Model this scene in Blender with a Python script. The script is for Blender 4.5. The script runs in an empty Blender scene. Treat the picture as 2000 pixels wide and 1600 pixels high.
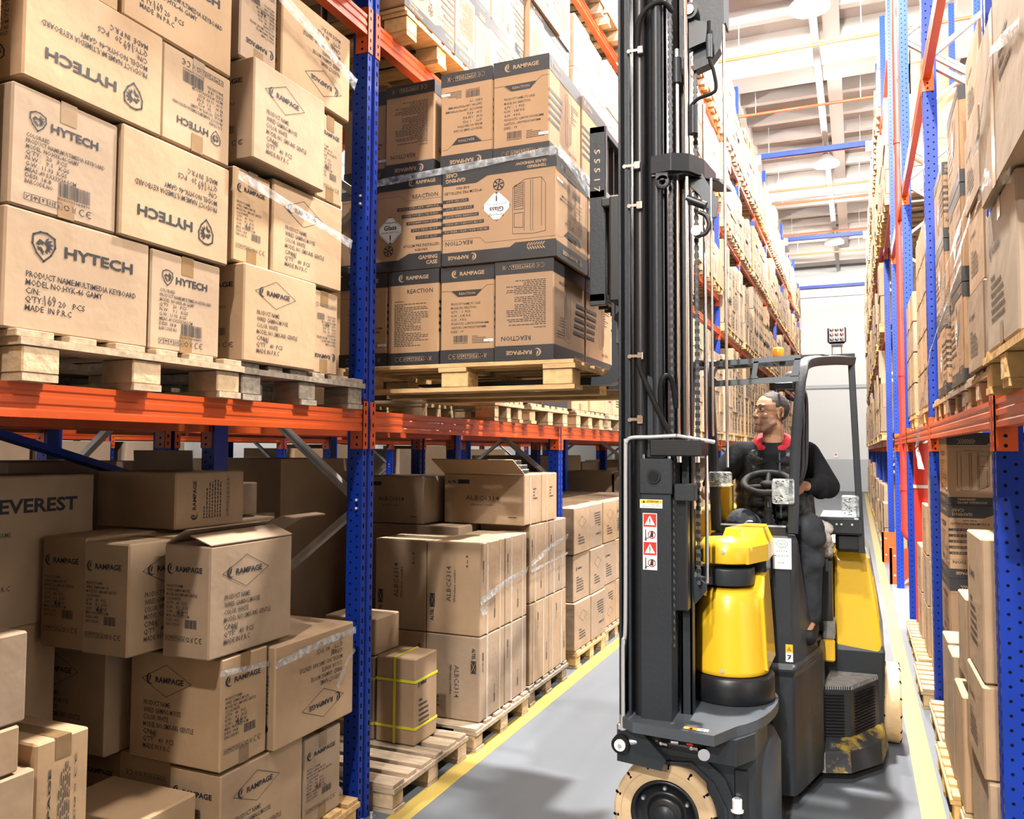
import bpy, math, random
from mathutils import Vector, Matrix, geometry
random.seed(11)
SC = bpy.context.scene
COL = SC.collection
R = math.radians

# ------------------------------------------------------------------ camera, world, light, exposure
YAW, PITCH, ROLL = 0.3997, 0.0497, 0.0043
cam_d = bpy.data.cameras.new('camera')
cam = bpy.data.objects.new('camera', cam_d)
COL.objects.link(cam)
cam_d.sensor_width = 36
cam_d.lens = 36 * 1592.5 / 2000
cam_d.clip_start = 0.05
cam_d.clip_end = 200
fw = Vector((-math.sin(YAW) * math.cos(PITCH), math.cos(YAW) * math.cos(PITCH), math.sin(PITCH)))
rt = Vector((math.cos(YAW), math.sin(YAW), 0))
upv = rt.cross(fw)
c_, s_ = math.cos(ROLL), math.sin(ROLL)
cr = c_ * rt + s_ * upv
cu_ = -s_ * rt + c_ * upv
mw = Matrix.Identity(4)
for i in range(3):
    mw[i][0] = cr[i]; mw[i][1] = cu_[i]; mw[i][2] = -fw[i]
CAMZ = 1.768
mw[2][3] = CAMZ
cam.matrix_world = mw
SC.camera = cam

def img(x, y, z):
    """where a world point falls in the 2000x1600 frame (used only to rank the far cartons by size)"""
    d = Vector((x, y, z - CAMZ)); w = d.dot(fw)
    if w < 0.1: return None
    return 1000 + 1592.5 * d.dot(cr) / w, 800 - 1592.5 * d.dot(cu_) / w

SC.view_settings.view_transform = 'Standard'
SC.view_settings.look = 'None'
SC.view_settings.gamma = 1
SC.view_settings.exposure = 1.15
SC.view_settings.use_curve_mapping = False
wd = bpy.data.worlds.new('world'); SC.world = wd; wd.use_nodes = True
wd.node_tree.nodes['Background'].inputs[0].default_value = (1.0, 0.95, 0.9, 1)
wd.node_tree.nodes['Background'].inputs[1].default_value = 0.012
try:
    SC.cycles.max_bounces = 7; SC.cycles.diffuse_bounces = 1; SC.cycles.glossy_bounces = 3
    SC.cycles.transparent_max_bounces = 12; SC.cycles.sample_clamp_indirect = 4.0
    SC.cycles.caustics_reflective = False; SC.cycles.caustics_refractive = False
except Exception: pass
LAMP_Y = [(-0.63, y) for y in (-18.7, -10.4, -2.1, 6.2, 14.5, 22.8, 31.6)] + [(-5.75, y) for y in (-1, 8, 17, 26)] + [(4.3, y) for y in (-2.1, 3.5, 9.8, 20, 30)]
LAMP_W = 3800
LAMP_COL = (1.0, 0.955, 0.90)

# ------------------------------------------------------------------ materials
MATS = {}
def mat(name, col, rough=0.6, metal=0.0, spec=0.5, noise=None, rnd=None, bump=None, emit=None, coat=0.0, island=False, alpha=None):
    """noise=(scale, amount, stretch xyz), rnd=(value spread, hue-ish spread) per object, bump=(scale, strength)"""
    m = bpy.data.materials.new(name); m.use_nodes = True
    nt = m.node_tree; b = nt.nodes['Principled BSDF']
    b.inputs['Base Color'].default_value = (*col, 1)
    b.inputs['Roughness'].default_value = rough
    b.inputs['Metallic'].default_value = metal
    b.inputs['Specular IOR Level'].default_value = spec
    if coat: b.inputs['Coat Weight'].default_value = coat; b.inputs['Coat Roughness'].default_value = 0.15
    if alpha is not None: b.inputs['Alpha'].default_value = alpha
    if emit:
        b.inputs['Emission Color'].default_value = (*emit[:3], 1); b.inputs['Emission Strength'].default_value = emit[3]
    tc = nt.nodes.new('ShaderNodeTexCoord')
    src = None
    if noise:
        mp = nt.nodes.new('ShaderNodeMapping')
        nt.links.new(tc.outputs['Object'], mp.inputs[0])
        if len(noise) > 2: mp.inputs['Scale'].default_value = noise[2]
        nz = nt.nodes.new('ShaderNodeTexNoise'); nz.inputs['Scale'].default_value = noise[0]; nz.inputs['Detail'].default_value = 4
        nt.links.new(mp.outputs[0], nz.inputs[0])
        mr = nt.nodes.new('ShaderNodeMapRange'); mr.inputs[1].default_value = 0.3; mr.inputs[2].default_value = 0.7
        mr.inputs[3].default_value = 1 - noise[1]; mr.inputs[4].default_value = 1 + noise[1]
        nt.links.new(nz.outputs[0], mr.inputs[0]); src = mr.outputs[0]
    if rnd:
        if island:
            oi = nt.nodes.new('ShaderNodeNewGeometry'); ro = oi.outputs['Random Per Island']
        else:
            oi = nt.nodes.new('ShaderNodeObjectInfo'); ro = oi.outputs['Random']
        m2 = nt.nodes.new('ShaderNodeMapRange'); m2.inputs[3].default_value = 1 - rnd[0]; m2.inputs[4].default_value = 1 + rnd[0] * 0.6
        nt.links.new(ro, m2.inputs[0])
        if src:
            mm = nt.nodes.new('ShaderNodeMath'); mm.operation = 'MULTIPLY'
            nt.links.new(src, mm.inputs[0]); nt.links.new(m2.outputs[0], mm.inputs[1]); src = mm.outputs[0]
        else: src = m2.outputs[0]
    if src:
        hs = nt.nodes.new('ShaderNodeHueSaturation'); hs.inputs['Color'].default_value = (*col, 1)
        nt.links.new(src, hs.inputs['Value'])
        if rnd and rnd[1]:
            m3 = nt.nodes.new('ShaderNodeMath'); m3.operation = 'MULTIPLY_ADD'; nt.links.new(ro, m3.inputs[0])
            m3.inputs[1].default_value = rnd[1]; m3.inputs[2].default_value = 1 - rnd[1] * 0.6
            nt.links.new(m3.outputs[0], hs.inputs['Saturation'])
        nt.links.new(hs.outputs[0], b.inputs['Base Color'])
    if bump:
        nb = nt.nodes.new('ShaderNodeTexNoise'); nb.inputs['Scale'].default_value = bump[0]; nb.inputs['Detail'].default_value = 3
        nt.links.new(tc.outputs['Object'], nb.inputs[0])
        bp = nt.nodes.new('ShaderNodeBump'); bp.inputs['Strength'].default_value = bump[1]; bp.inputs['Distance'].default_value = 0.01
        nt.links.new(nb.outputs[0], bp.inputs['Height']); nt.links.new(bp.outputs[0], b.inputs['Normal'])
    MATS[name] = m
    return m

KR = (0.40, 0.27, 0.165)
mat('cardboard', KR, 0.75, spec=0.25, noise=(5, 0.09), rnd=(0.16, 0.25), bump=(9, 0.45))
mat('cardboard_mass', KR, 0.75, spec=0.25, noise=(5, 0.07), rnd=(0.22, 0.3), island=True)
mat('cardboard_print', (0.37, 0.225, 0.125), 0.7, spec=0.3, noise=(6, 0.05), rnd=(0.07, 0.1), bump=(9, 0.2))
mat('cardboard_pale', (0.46, 0.35, 0.245), 0.7, spec=0.3, noise=(5, 0.05), rnd=(0.1, 0.1), bump=(8, 0.35))
mat('ink', (0.025, 0.025, 0.028), 0.6, spec=0.3)
mat('ink_thin', (0.07, 0.06, 0.055), 0.7, spec=0.2)
mat('band', (0.022, 0.021, 0.022), 0.5, spec=0.4, noise=(8, 0.2))
mat('kraft_ink', (0.38, 0.25, 0.145), 0.7, spec=0.2)
mat('label_white', (0.82, 0.82, 0.8), 0.5)
mat('ink_on', (0.03, 0.03, 0.035), 0.6)
mat('tape', (0.25, 0.15, 0.07), 0.22, spec=0.6, noise=(14, 0.12))
mat('tape_clear', (0.5, 0.39, 0.29), 0.15, spec=0.7, noise=(14, 0.08))
mat('strap_yellow', (0.75, 0.68, 0.04), 0.35)
mat('wood', (0.56, 0.37, 0.19), 0.75, spec=0.2, noise=(9, 0.22, (1, 6, 6)), rnd=(0.32, 0.5), bump=(25, 0.4))
mat('wood_cut', (0.66, 0.44, 0.22), 0.75, spec=0.2, noise=(30, 0.12), rnd=(0.3, 0.4), bump=(40, 0.4))
mat('wood_grey', (0.27, 0.22, 0.17), 0.8, spec=0.2, noise=(9, 0.3, (1, 6, 6)), bump=(25, 0.5))
mat('orange', (0.62, 0.085, 0.012), 0.38, spec=0.5, noise=(3, 0.06))
mat('orange_red', (0.62, 0.09, 0.02), 0.4, spec=0.5)
mat('blue', (0.004, 0.032, 0.30), 0.40, spec=0.32, noise=(3, 0.08))
mat('hole', (0.004, 0.004, 0.006), 0.9, spec=0.1)
mat('galv', (0.45, 0.46, 0.47), 0.4, metal=0.75, noise=(12, 0.15))
mat('chrome', (0.75, 0.72, 0.70), 0.16, metal=1.0)
mat('bolt', (0.7, 0.7, 0.7), 0.35, metal=0.8)
mat('truck_dark', (0.020, 0.024, 0.029), 0.42, spec=0.4, noise=(4, 0.12), bump=(60, 0.08))
mat('truck_black', (0.010, 0.011, 0.013), 0.35, spec=0.5)
mat('truck_grey', (0.060, 0.070, 0.082), 0.4, spec=0.5, noise=(5, 0.1))
mat('truck_yellow', (0.86, 0.52, 0.022), 0.32, spec=0.5, coat=0.3, noise=(2, 0.03))
mat('guard_grey', (0.11, 0.125, 0.14), 0.4)
mat('worn_yellow', (0.45, 0.30, 0.05), 0.5, noise=(18, 0.6))
mat('rubber_cream', (0.66, 0.47, 0.27), 0.75, spec=0.2, noise=(10, 0.12), bump=(30, 0.3))
mat('rubber_black', (0.009, 0.009, 0.009), 0.7, spec=0.2)
mat('step_grey', (0.25, 0.24, 0.23), 0.7, noise=(25, 0.3))
mat('sticker_red', (0.75, 0.035, 0.02), 0.4)
mat('sticker_yellow', (0.85, 0.50, 0.03), 0.4)
mat('sticker_orange', (0.85, 0.30, 0.05), 0.4)
mat('green_ink', (0.02, 0.22, 0.12), 0.5)
mat('grey_plate', (0.50, 0.50, 0.50), 0.35, metal=0.3)
mat('amber', (0.9, 0.27, 0.02), 0.25, spec=0.6)
mat('lamp_glass', (0.45, 0.45, 0.47), 0.2, metal=0.4, noise=(60, 0.4))
mat('glass_dark', (0.02, 0.025, 0.03), 0.08, spec=0.8)
mat('wall_white', (0.62, 0.615, 0.60), 0.6, noise=(0.6, 0.02))
mat('wall_grey', (0.40, 0.41, 0.42), 0.6)
mat('ceiling_panel', (0.42, 0.35, 0.31), 0.7, noise=(0.5, 0.05))
mat('ceiling_rib', (0.55, 0.49, 0.45), 0.7)
mat('pipe_red', (0.60, 0.035, 0.025), 0.35)
mat('pipe_orange', (0.60, 0.10, 0.035), 0.45)
mat('tray_grey', (0.42, 0.41, 0.40), 0.5, metal=0.4)
mat('line_yellow', (0.40, 0.28, 0.065), 0.45, noise=(4, 0.05))
mat('line_white', (0.3, 0.3, 0.3), 0.45)
mat('lamp_lens', (1, 1, 1), 0.5, emit=(1.0, 0.96, 0.90, 9))
mat('skin', (0.50, 0.27, 0.165), 0.5, spec=0.4, noise=(18, 0.08))
mat('stubble', (0.30, 0.17, 0.115), 0.6, noise=(60, 0.15))
mat('hair', (0.045, 0.036, 0.032), 0.7, noise=(80, 0.3))
mat('cloth_black', (0.013, 0.0145, 0.017), 0.9, spec=0.12, bump=(30, 0.4))
mat('vest_black', (0.012, 0.013, 0.015), 0.42, spec=0.45, bump=(26, 1.0))
mat('trouser_grey', (0.038, 0.042, 0.048), 0.9, spec=0.2, noise=(10, 0.35), bump=(14, 1.0))
mat('hood_red', (0.42, 0.01, 0.02), 0.8, bump=(20, 0.4))
mat('eye_white', (0.6, 0.55, 0.5), 0.3)
mat('lip', (0.42, 0.17, 0.13), 0.5)
mat('plush_grey', (0.42, 0.38, 0.34), 0.9, noise=(25, 0.35), bump=(25, 1.0))
mat('blue_tint', (0.05, 0.30, 0.42), 0.4)
mat('white_wrap', (0.78, 0.75, 0.72), 0.3, spec=0.6, noise=(12, 0.1), bump=(10, 1.0))

def worn():
    m = mat('worn_yellow', (0.02, 0.024, 0.028), 0.5); nt = m.node_tree; b = nt.nodes['Principled BSDF']
    tc = nt.nodes.new('ShaderNodeTexCoord'); nz = nt.nodes.new('ShaderNodeTexNoise'); nz.inputs['Scale'].default_value = 5; nz.inputs['Detail'].default_value = 6; nz.inputs['Roughness'].default_value = .7
    rp = nt.nodes.new('ShaderNodeValToRGB'); rp.color_ramp.elements[0].position = .50; rp.color_ramp.elements[0].color = (.022, .026, .03, 1); rp.color_ramp.elements[1].position = .60; rp.color_ramp.elements[1].color = (.36, .24, .04, 1)
    nt.links.new(tc.outputs['Object'], nz.inputs[0]); nt.links.new(nz.outputs[0], rp.inputs[0]); nt.links.new(rp.outputs[0], b.inputs['Base Color'])
worn()
def film(name, alpha, col=(0.85, 0.88, 0.9)):
    m = bpy.data.materials.new(name); m.use_nodes = True; nt = m.node_tree; nt.nodes.clear()
    out = nt.nodes.new('ShaderNodeOutputMaterial'); mx = nt.nodes.new('ShaderNodeMixShader')
    tr = nt.nodes.new('ShaderNodeBsdfTransparent'); pb = nt.nodes.new('ShaderNodeBsdfPrincipled')
    pb.inputs['Base Color'].default_value = (*col, 1); pb.inputs['Roughness'].default_value = 0.18
    nz = nt.nodes.new('ShaderNodeTexNoise'); nz.inputs['Scale'].default_value = 30
    tc = nt.nodes.new('ShaderNodeTexCoord'); nt.links.new(tc.outputs['Object'], nz.inputs[0])
    mr = nt.nodes.new('ShaderNodeMapRange'); mr.inputs[1].default_value = 0.35; mr.inputs[2].default_value = 0.7
    mr.inputs[3].default_value = alpha * 0.45; mr.inputs[4].default_value = min(1, alpha * 1.6)
    nt.links.new(nz.outputs[0], mr.inputs[0]); nt.links.new(mr.outputs[0], mx.inputs[0])
    nt.links.new(tr.outputs[0], mx.inputs[1]); nt.links.new(pb.outputs[0], mx.inputs[2]); nt.links.new(mx.outputs[0], out.inputs[0])
    bp = nt.nodes.new('ShaderNodeBump'); bp.inputs['Strength'].default_value = 0.8; bp.inputs['Distance'].default_value = 0.01
    nt.links.new(nz.outputs[0], bp.inputs['Height']); nt.links.new(bp.outputs[0], pb.inputs['Normal'])
    MATS[name] = m
film('film', 0.26)
film('film_tail', 0.85, (0.75, 0.8, 0.82))
film('film_thick', 0.42, (0.75, 0.79, 0.8))

def floor_mat():
    m = bpy.data.materials.new('floor_paint'); m.use_nodes = True; nt = m.node_tree; b = nt.nodes['Principled BSDF']
    b.inputs['Roughness'].default_value = 0.5; b.inputs['Specular IOR Level'].default_value = 0.3
    tc = nt.nodes.new('ShaderNodeTexCoord'); mp = nt.nodes.new('ShaderNodeMapping'); mp.inputs['Scale'].default_value = (2.2, 0.25, 1)
    mp.inputs['Rotation'].default_value = (0, 0, 0.25)
    nt.links.new(tc.outputs['Object'], mp.inputs[0])
    n1 = nt.nodes.new('ShaderNodeTexNoise'); n1.inputs['Scale'].default_value = 2.2; n1.inputs['Detail'].default_value = 5
    n2 = nt.nodes.new('ShaderNodeTexNoise'); n2.inputs['Scale'].default_value = 0.9; n2.inputs['Detail'].default_value = 3
    nt.links.new(mp.outputs[0], n1.inputs[0]); nt.links.new(tc.outputs['Object'], n2.inputs[0])
    rp = nt.nodes.new('ShaderNodeValToRGB')
    rp.color_ramp.elements[0].position = 0.32; rp.color_ramp.elements[0].color = (0.098, 0.108, 0.121, 1)
    rp.color_ramp.elements[1].position = 0.68; rp.color_ramp.elements[1].color = (0.128, 0.14, 0.155, 1)
    mx = nt.nodes.new('ShaderNodeMix'); mx.inputs[0].default_value = 0.45
    nt.links.new(n1.outputs[0], mx.inputs[2]); nt.links.new(n2.outputs[0], mx.inputs[3])
    nt.links.new(mx.outputs[0], rp.inputs[0]); nt.links.new(rp.outputs[0], b.inputs['Base Color'])
    MATS['floor_paint'] = m
floor_mat()

# ------------------------------------------------------------------ mesh builder
W = {}      # object name -> world position of the origin its mesh is built around
class M:
    def __init__(s): s.v = []; s.f = []; s.m = []; s.sm = []
    def add(s, vs, fs, mt, smooth=False):
        o = len(s.v); s.v += [tuple(p) for p in vs]
        for f in fs: s.f.append([i + o for i in f]); s.m.append(mt); s.sm.append(smooth)
        return s
    def box(s, x0, x1, y0, y1, z0, z1, mt, ch=0.0):
        if ch <= 0:
            vs = [(x, y, z) for z in (z0, z1) for y in (y0, y1) for x in (x0, x1)]
            return s.add(vs, [(0, 2, 3, 1), (4, 5, 7, 6), (0, 1, 5, 4), (2, 6, 7, 3), (0, 4, 6, 2), (1, 3, 7, 5)], mt)
        X = (x0, x1); Y = (y0, y1); Z = (z0, z1); vs = []; idx = {}
        for i in (0, 1):
            for j in (0, 1):
                for k in (0, 1):
                    dx = ch if i == 0 else -ch; dy = ch if j == 0 else -ch; dz = ch if k == 0 else -ch
                    idx[i, j, k] = len(vs)
                    vs += [(X[i], Y[j] + dy, Z[k] + dz), (X[i] + dx, Y[j], Z[k] + dz), (X[i] + dx, Y[j] + dy, Z[k])]
        fs = []
        def q(*a): fs.append(a)
        g = lambda i, j, k, a: idx[i, j, k] + a
        q(g(0,0,0,0), g(0,0,1,0), g(0,1,1,0), g(0,1,0,0)); q(g(1,0,0,0), g(1,1,0,0), g(1,1,1,0), g(1,0,1,0))
        q(g(0,0,0,1), g(1,0,0,1), g(1,0,1,1), g(0,0,1,1)); q(g(0,1,0,1), g(0,1,1,1), g(1,1,1,1), g(1,1,0,1))
        q(g(0,0,0,2), g(0,1,0,2), g(1,1,0,2), g(1,0,0,2)); q(g(0,0,1,2), g(1,0,1,2), g(1,1,1,2), g(0,1,1,2))
        for i in (0, 1):
            for j in (0, 1): q(g(i,j,0,0), g(i,j,0,1), g(i,j,1,1), g(i,j,1,0))
        for i in (0, 1):
            for k in (0, 1): q(g(i,0,k,0), g(i,0,k,2), g(i,1,k,2), g(i,1,k,0))
        for j in (0, 1):
            for k in (0, 1): q(g(0,j,k,1), g(0,j,k,2), g(1,j,k,2), g(1,j,k,1))
        for i in (0, 1):
            for j in (0, 1):
                for k in (0, 1): q(g(i,j,k,0), g(i,j,k,1), g(i,j,k,2))
        return s.add(vs, fs, mt)
    def prism(s, poly, ax, a0, a1, mt, smooth=False, side=None):
        """extrude a 2-D polygon along axis ax; poly holds the two other coordinates in x,y,z order"""
        n = len(poly)
        def p3(p, a):
            return (a, p[0], p[1]) if ax == 'x' else (p[0], a, p[1]) if ax == 'y' else (p[0], p[1], a)
        vs = [p3(p, a0) for p in poly] + [p3(p, a1) for p in poly]
        s.add(vs, [list(range(n))[::-1], list(range(n, 2 * n))], mt)
        return s.add(vs, [(i, (i + 1) % n, (i + 1) % n + n, i + n) for i in range(n)], side or mt, smooth)
    def lathe(s, prof, c, ax, mt, n=24, smooth=True, a0=0.0, a1=2 * math.pi):
        """prof: list of (radius, height along ax)"""
        full = abs(a1 - a0 - 2 * math.pi) < 1e-6
        k = n if full else n + 1; vs = []
        for r, h in prof:
            for i in range(k):
                a = a0 + (a1 - a0) * i / n; u, v = r * math.cos(a), r * math.sin(a)
                p = (h, u, v) if ax == 'x' else (v, h, u) if ax == 'y' else (u, v, h)
                vs.append((c[0] + p[0], c[1] + p[1], c[2] + p[2]))
        fs = []
        for j in range(len(prof) - 1):
            for i in range(n):
                a, b = i, (i + 1) % k
                fs.append((j * k + a, j * k + b, (j + 1) * k + b, (j + 1) * k + a))
        return s.add(vs, fs, mt, smooth)
    def cyl(s, p0, p1, r, mt, n=16, r1=None, smooth=True):
        p0 = Vector(p0); p1 = Vector(p1); d = (p1 - p0)
        if d.length < 1e-9: return s
        d.normalize(); a = d.orthogonal().normalized(); b = d.cross(a); r1 = r if r1 is None else r1
        vs = [p0 + r * (math.cos(t) * a + math.sin(t) * b) for t in [2 * math.pi * i / n for i in range(n)]]
        vs += [p1 + r1 * (math.cos(t) * a + math.sin(t) * b) for t in [2 * math.pi * i / n for i in range(n)]]
        s.add(vs, [(i, (i + 1) % n, (i + 1) % n + n, i + n) for i in range(n)], mt, smooth)
        return s.add(vs, [list(range(n))[::-1], list(range(n, 2 * n))], mt)
    def tube(s, pts, r, mt, n=10, sub=6):
        P = [Vector(p) for p in pts]
        if sub > 1 and len(P) > 2:
            Q = []
            for i in range(len(P) - 1):
                p0 = P[max(i - 1, 0)]; p1 = P[i]; p2 = P[i + 1]; p3 = P[min(i + 2, len(P) - 1)]
                for k in range(sub):
                    t = k / sub
                    Q.append(0.5 * ((2 * p1) + (p2 - p0) * t + (2 * p0 - 5 * p1 + 4 * p2 - p3) * t * t + (3 * p1 - p0 - 3 * p2 + p3) * t ** 3))
            Q.append(P[-1]); P = Q
        vs = []; d0 = (P[1] - P[0]).normalized(); a = d0.orthogonal().normalized()
        for i, p in enumerate(P):
            d = (P[min(i + 1, len(P) - 1)] - P[max(i - 1, 0)]).normalized()
            a = (a - d * a.dot(d)).normalized(); b = d.cross(a)
            vs += [p + r * (math.cos(2 * math.pi * k / n) * a + math.sin(2 * math.pi * k / n) * b) for k in range(n)]
        fs = [(i * n + k, i * n + (k + 1) % n, (i + 1) * n + (k + 1) % n, (i + 1) * n + k) for i in range(len(P) - 1) for k in range(n)]
        s.add(vs, fs, mt, True)
        return s.add(vs, [list(range(n))[::-1], list(range(len(vs) - n, len(vs)))], mt)
    def bar(s, p0, p1, w, h, mt, up=(0, 0, 1)):
        p0 = Vector(p0); p1 = Vector(p1); d = (p1 - p0).normalized(); a = Vector(up).cross(d)
        if a.length < 1e-6: a = d.orthogonal()
        a.normalize(); b = d.cross(a)
        vs = [p + i * a * w / 2 + j * b * h / 2 for p in (p0, p1) for i, j in ((-1, -1), (1, -1), (1, 1), (-1, 1))]
        return s.add(vs, [(3, 2, 1, 0), (4, 5, 6, 7), (0, 1, 5, 4), (1, 2, 6, 5), (2, 3, 7, 6), (3, 0, 4, 7)], mt)
    def sphere(s, c, r, mt, n=14, sc=(1, 1, 1)):
        vs = []; fs = []
        for j in range(1, n // 2):
            t = math.pi * j / (n // 2)
            for i in range(n):
                a = 2 * math.pi * i / n
                vs.append((c[0] + sc[0] * r * math.sin(t) * math.cos(a), c[1] + sc[1] * r * math.sin(t) * math.sin(a), c[2] + sc[2] * r * math.cos(t)))
        k = n // 2 - 1; vs += [(c[0], c[1], c[2] + sc[2] * r), (c[0], c[1], c[2] - sc[2] * r)]
        for j in range(k - 1):
            for i in range(n): fs.append((j * n + i, (j + 1) * n + i, (j + 1) * n + (i + 1) % n, j * n + (i + 1) % n))
        for i in range(n):
            fs.append((k * n, i, (i + 1) % n)); fs.append((k * n + 1, (k - 1) * n + (i + 1) % n, (k - 1) * n + i))
        return s.add(vs, fs, mt, True)
    def mesh(s, name, off=(0, 0, 0)):
        me = bpy.data.meshes.new(name)
        me.from_pydata([(p[0] - off[0], p[1] - off[1], p[2] - off[2]) for p in s.v], [], s.f)
        names = []
        for n in s.m:
            if n not in names: names.append(n)
        for n in names: me.materials.append(MATS[n])
        ix = {n: i for i, n in enumerate(names)}
        me.polygons.foreach_set('material_index', [ix[n] for n in s.m])
        me.polygons.foreach_set('use_smooth', s.sm)
        me.update()
        return me
    def build(s, name, parent=None, bevel=None, origin=None):
        off = W[parent.name] if parent else Vector(origin or (0, 0, 0))
        ob = bpy.data.objects.new(name, s.mesh(name, off)); COL.objects.link(ob)
        if parent: ob.parent = parent
        else: ob.location = off
        W[ob.name] = off
        if bevel:
            bm = ob.modifiers.new('b', 'BEVEL'); bm.width = bevel; bm.segments = 2; bm.limit_method = 'ANGLE'; bm.angle_limit = R(35)
            bm.harden_normals = False
        return ob

def tag(o, label=None, cat=None, group=None, kind=None):
    if label: o['label'] = label
    if cat: o['category'] = cat
    if group: o['group'] = group
    if kind: o['kind'] = kind
    return o
def empty(name, loc, label, cat, group=None):
    o = bpy.data.objects.new(name, None); COL.objects.link(o); o.location = loc; o.empty_display_size = 0.1
    W[o.name] = Vector(loc)
    return tag(o, label, cat, group)
def place(name, me, loc, rot=0.0, parent=None):
    o = bpy.data.objects.new(name, me); COL.objects.link(o); o.location = loc; o.rotation_euler = (0, 0, rot)
    if parent: o.parent = parent
    return o

# ------------------------------------------------------------------ printing on cartons
_TX = {}
def text2d(s, bold=False):
    """triangles of a line of lettering, capital height 1, starting at x=0"""
    k = (s, bold)
    if k in _TX: return _TX[k]
    cu = bpy.data.curves.new('t', 'FONT'); cu.body = s; cu.resolution_u = 1 if not bold else 2; cu.size = 1
    cu.offset = 0.03 if bold else 0.008
    ob = bpy.data.objects.new('t', cu); me = bpy.data.meshes.new_from_object(ob)
    vs = [(v.co.x, v.co.y) for v in me.vertices]; fs = [tuple(p.vertices) for p in me.polygons]
    bpy.data.objects.remove(ob); bpy.data.meshes.remove(me); bpy.data.curves.remove(cu)
    if not vs: _TX[k] = ([], [], 1); return _TX[k]
    x0 = min(v[0] for v in vs); x1 = max(v[0] for v in vs); ch = 0.69
    vs = [((a - x0) / ch, b / ch) for a, b in vs]
    _TX[k] = (vs, fs, (x1 - x0) / ch)
    return _TX[k]
LEV = {'band': 1, 'tape': 1, 'tape_clear': 1, 'ink': 2, 'ink_thin': 2, 'kraft_ink': 3, 'label_white': 4, 'ink_on': 5, 'sticker_red': 5, 'sticker_yellow': 5, 'green_ink': 5, 'grey_plate': 4, 'sticker_orange': 5, 'chrome': 4}
def draw(m, prims, xf):
    """xf(a, b, lev) -> 3-D point"""
    for p in prims:
        k = p[0]
        if k == 't':
            _, s, x, y, w, h = p[:6]; mt = p[6] if len(p) > 6 else 'ink'; bold = len(p) > 7 and p[7]
            vs, fs, wd = text2d(s, bold)
            sx = h * 0.78 if w is None else w / wd
            m.add([xf(x + a * sx, y + b * h, LEV[mt]) for a, b in vs], fs, mt)
        elif k == 'r':
            _, x0, y0, x1, y1, mt = p
            m.add([xf(*q, LEV[mt]) for q in ((x0, y0), (x1, y0), (x1, y1), (x0, y1))], [(0, 1, 2, 3)], mt)
        elif k == 'p':
            pts = p[1]; tri = geometry.tessellate_polygon([[Vector((a, b, 0)) for a, b in pts]])
            m.add([xf(a, b, LEV[p[2]]) for a, b in pts], [tuple(t) for t in tri], p[2])
        elif k == 'l':
            pts = [Vector(q) for q in p[1]]; w = p[2] / 2; mt = p[3]
            if len(p) > 4 and p[4]: pts.append(pts[0])
            for a, b in zip(pts, pts[1:]):
                d = (b - a); 
                if d.length < 1e-9: continue
                d.normalize(); n = Vector((-d.y, d.x)) * w; e = d * w
                m.add([xf(*q, LEV[mt]) for q in (a - e - n, b + e - n, b + e + n, a - e + n)], [(0, 1, 2, 3)], mt)
        elif k == 'g':
            _, sub, gx, gy, deg = p; c, s = math.cos(R(deg)), math.sin(R(deg))
            draw(m, sub, lambda a, b, l, c=c, s=s, gx=gx, gy=gy: xf(gx + a * c - b * s, gy + a * s + b * c, l))
        elif k == 's':      # scale
            _, sub, gx, gy, sx, sy = p
            draw(m, sub, lambda a, b, l, gx=gx, gy=gy, sx=sx, sy=sy: xf(gx + a * sx, gy + b * sy, l))
def ell(cx, cy, rx, ry, n=20, a0=0, a1=360):
    return [(cx + rx * math.cos(R(a0 + (a1 - a0) * i / n)), cy + ry * math.sin(R(a0 + (a1 - a0) * i / n))) for i in range(n + (a1 - a0 != 360))]
def barcode(x, y, w, h, mt='ink', num=True):
    rn = random.Random(3); out = []; c = x
    while c < x + w:
        b = rn.choice((0.6, 1, 1.6)) * w / 60; out.append(('r', c, y, min(c + b, x + w), y + h, mt)); c += b + rn.choice((0.6, 1, 1.4)) * w / 60
    if num: out.append(('t', '8680096084490', x, y - h * 0.25, w, h * 0.18, mt))
    return out
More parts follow.
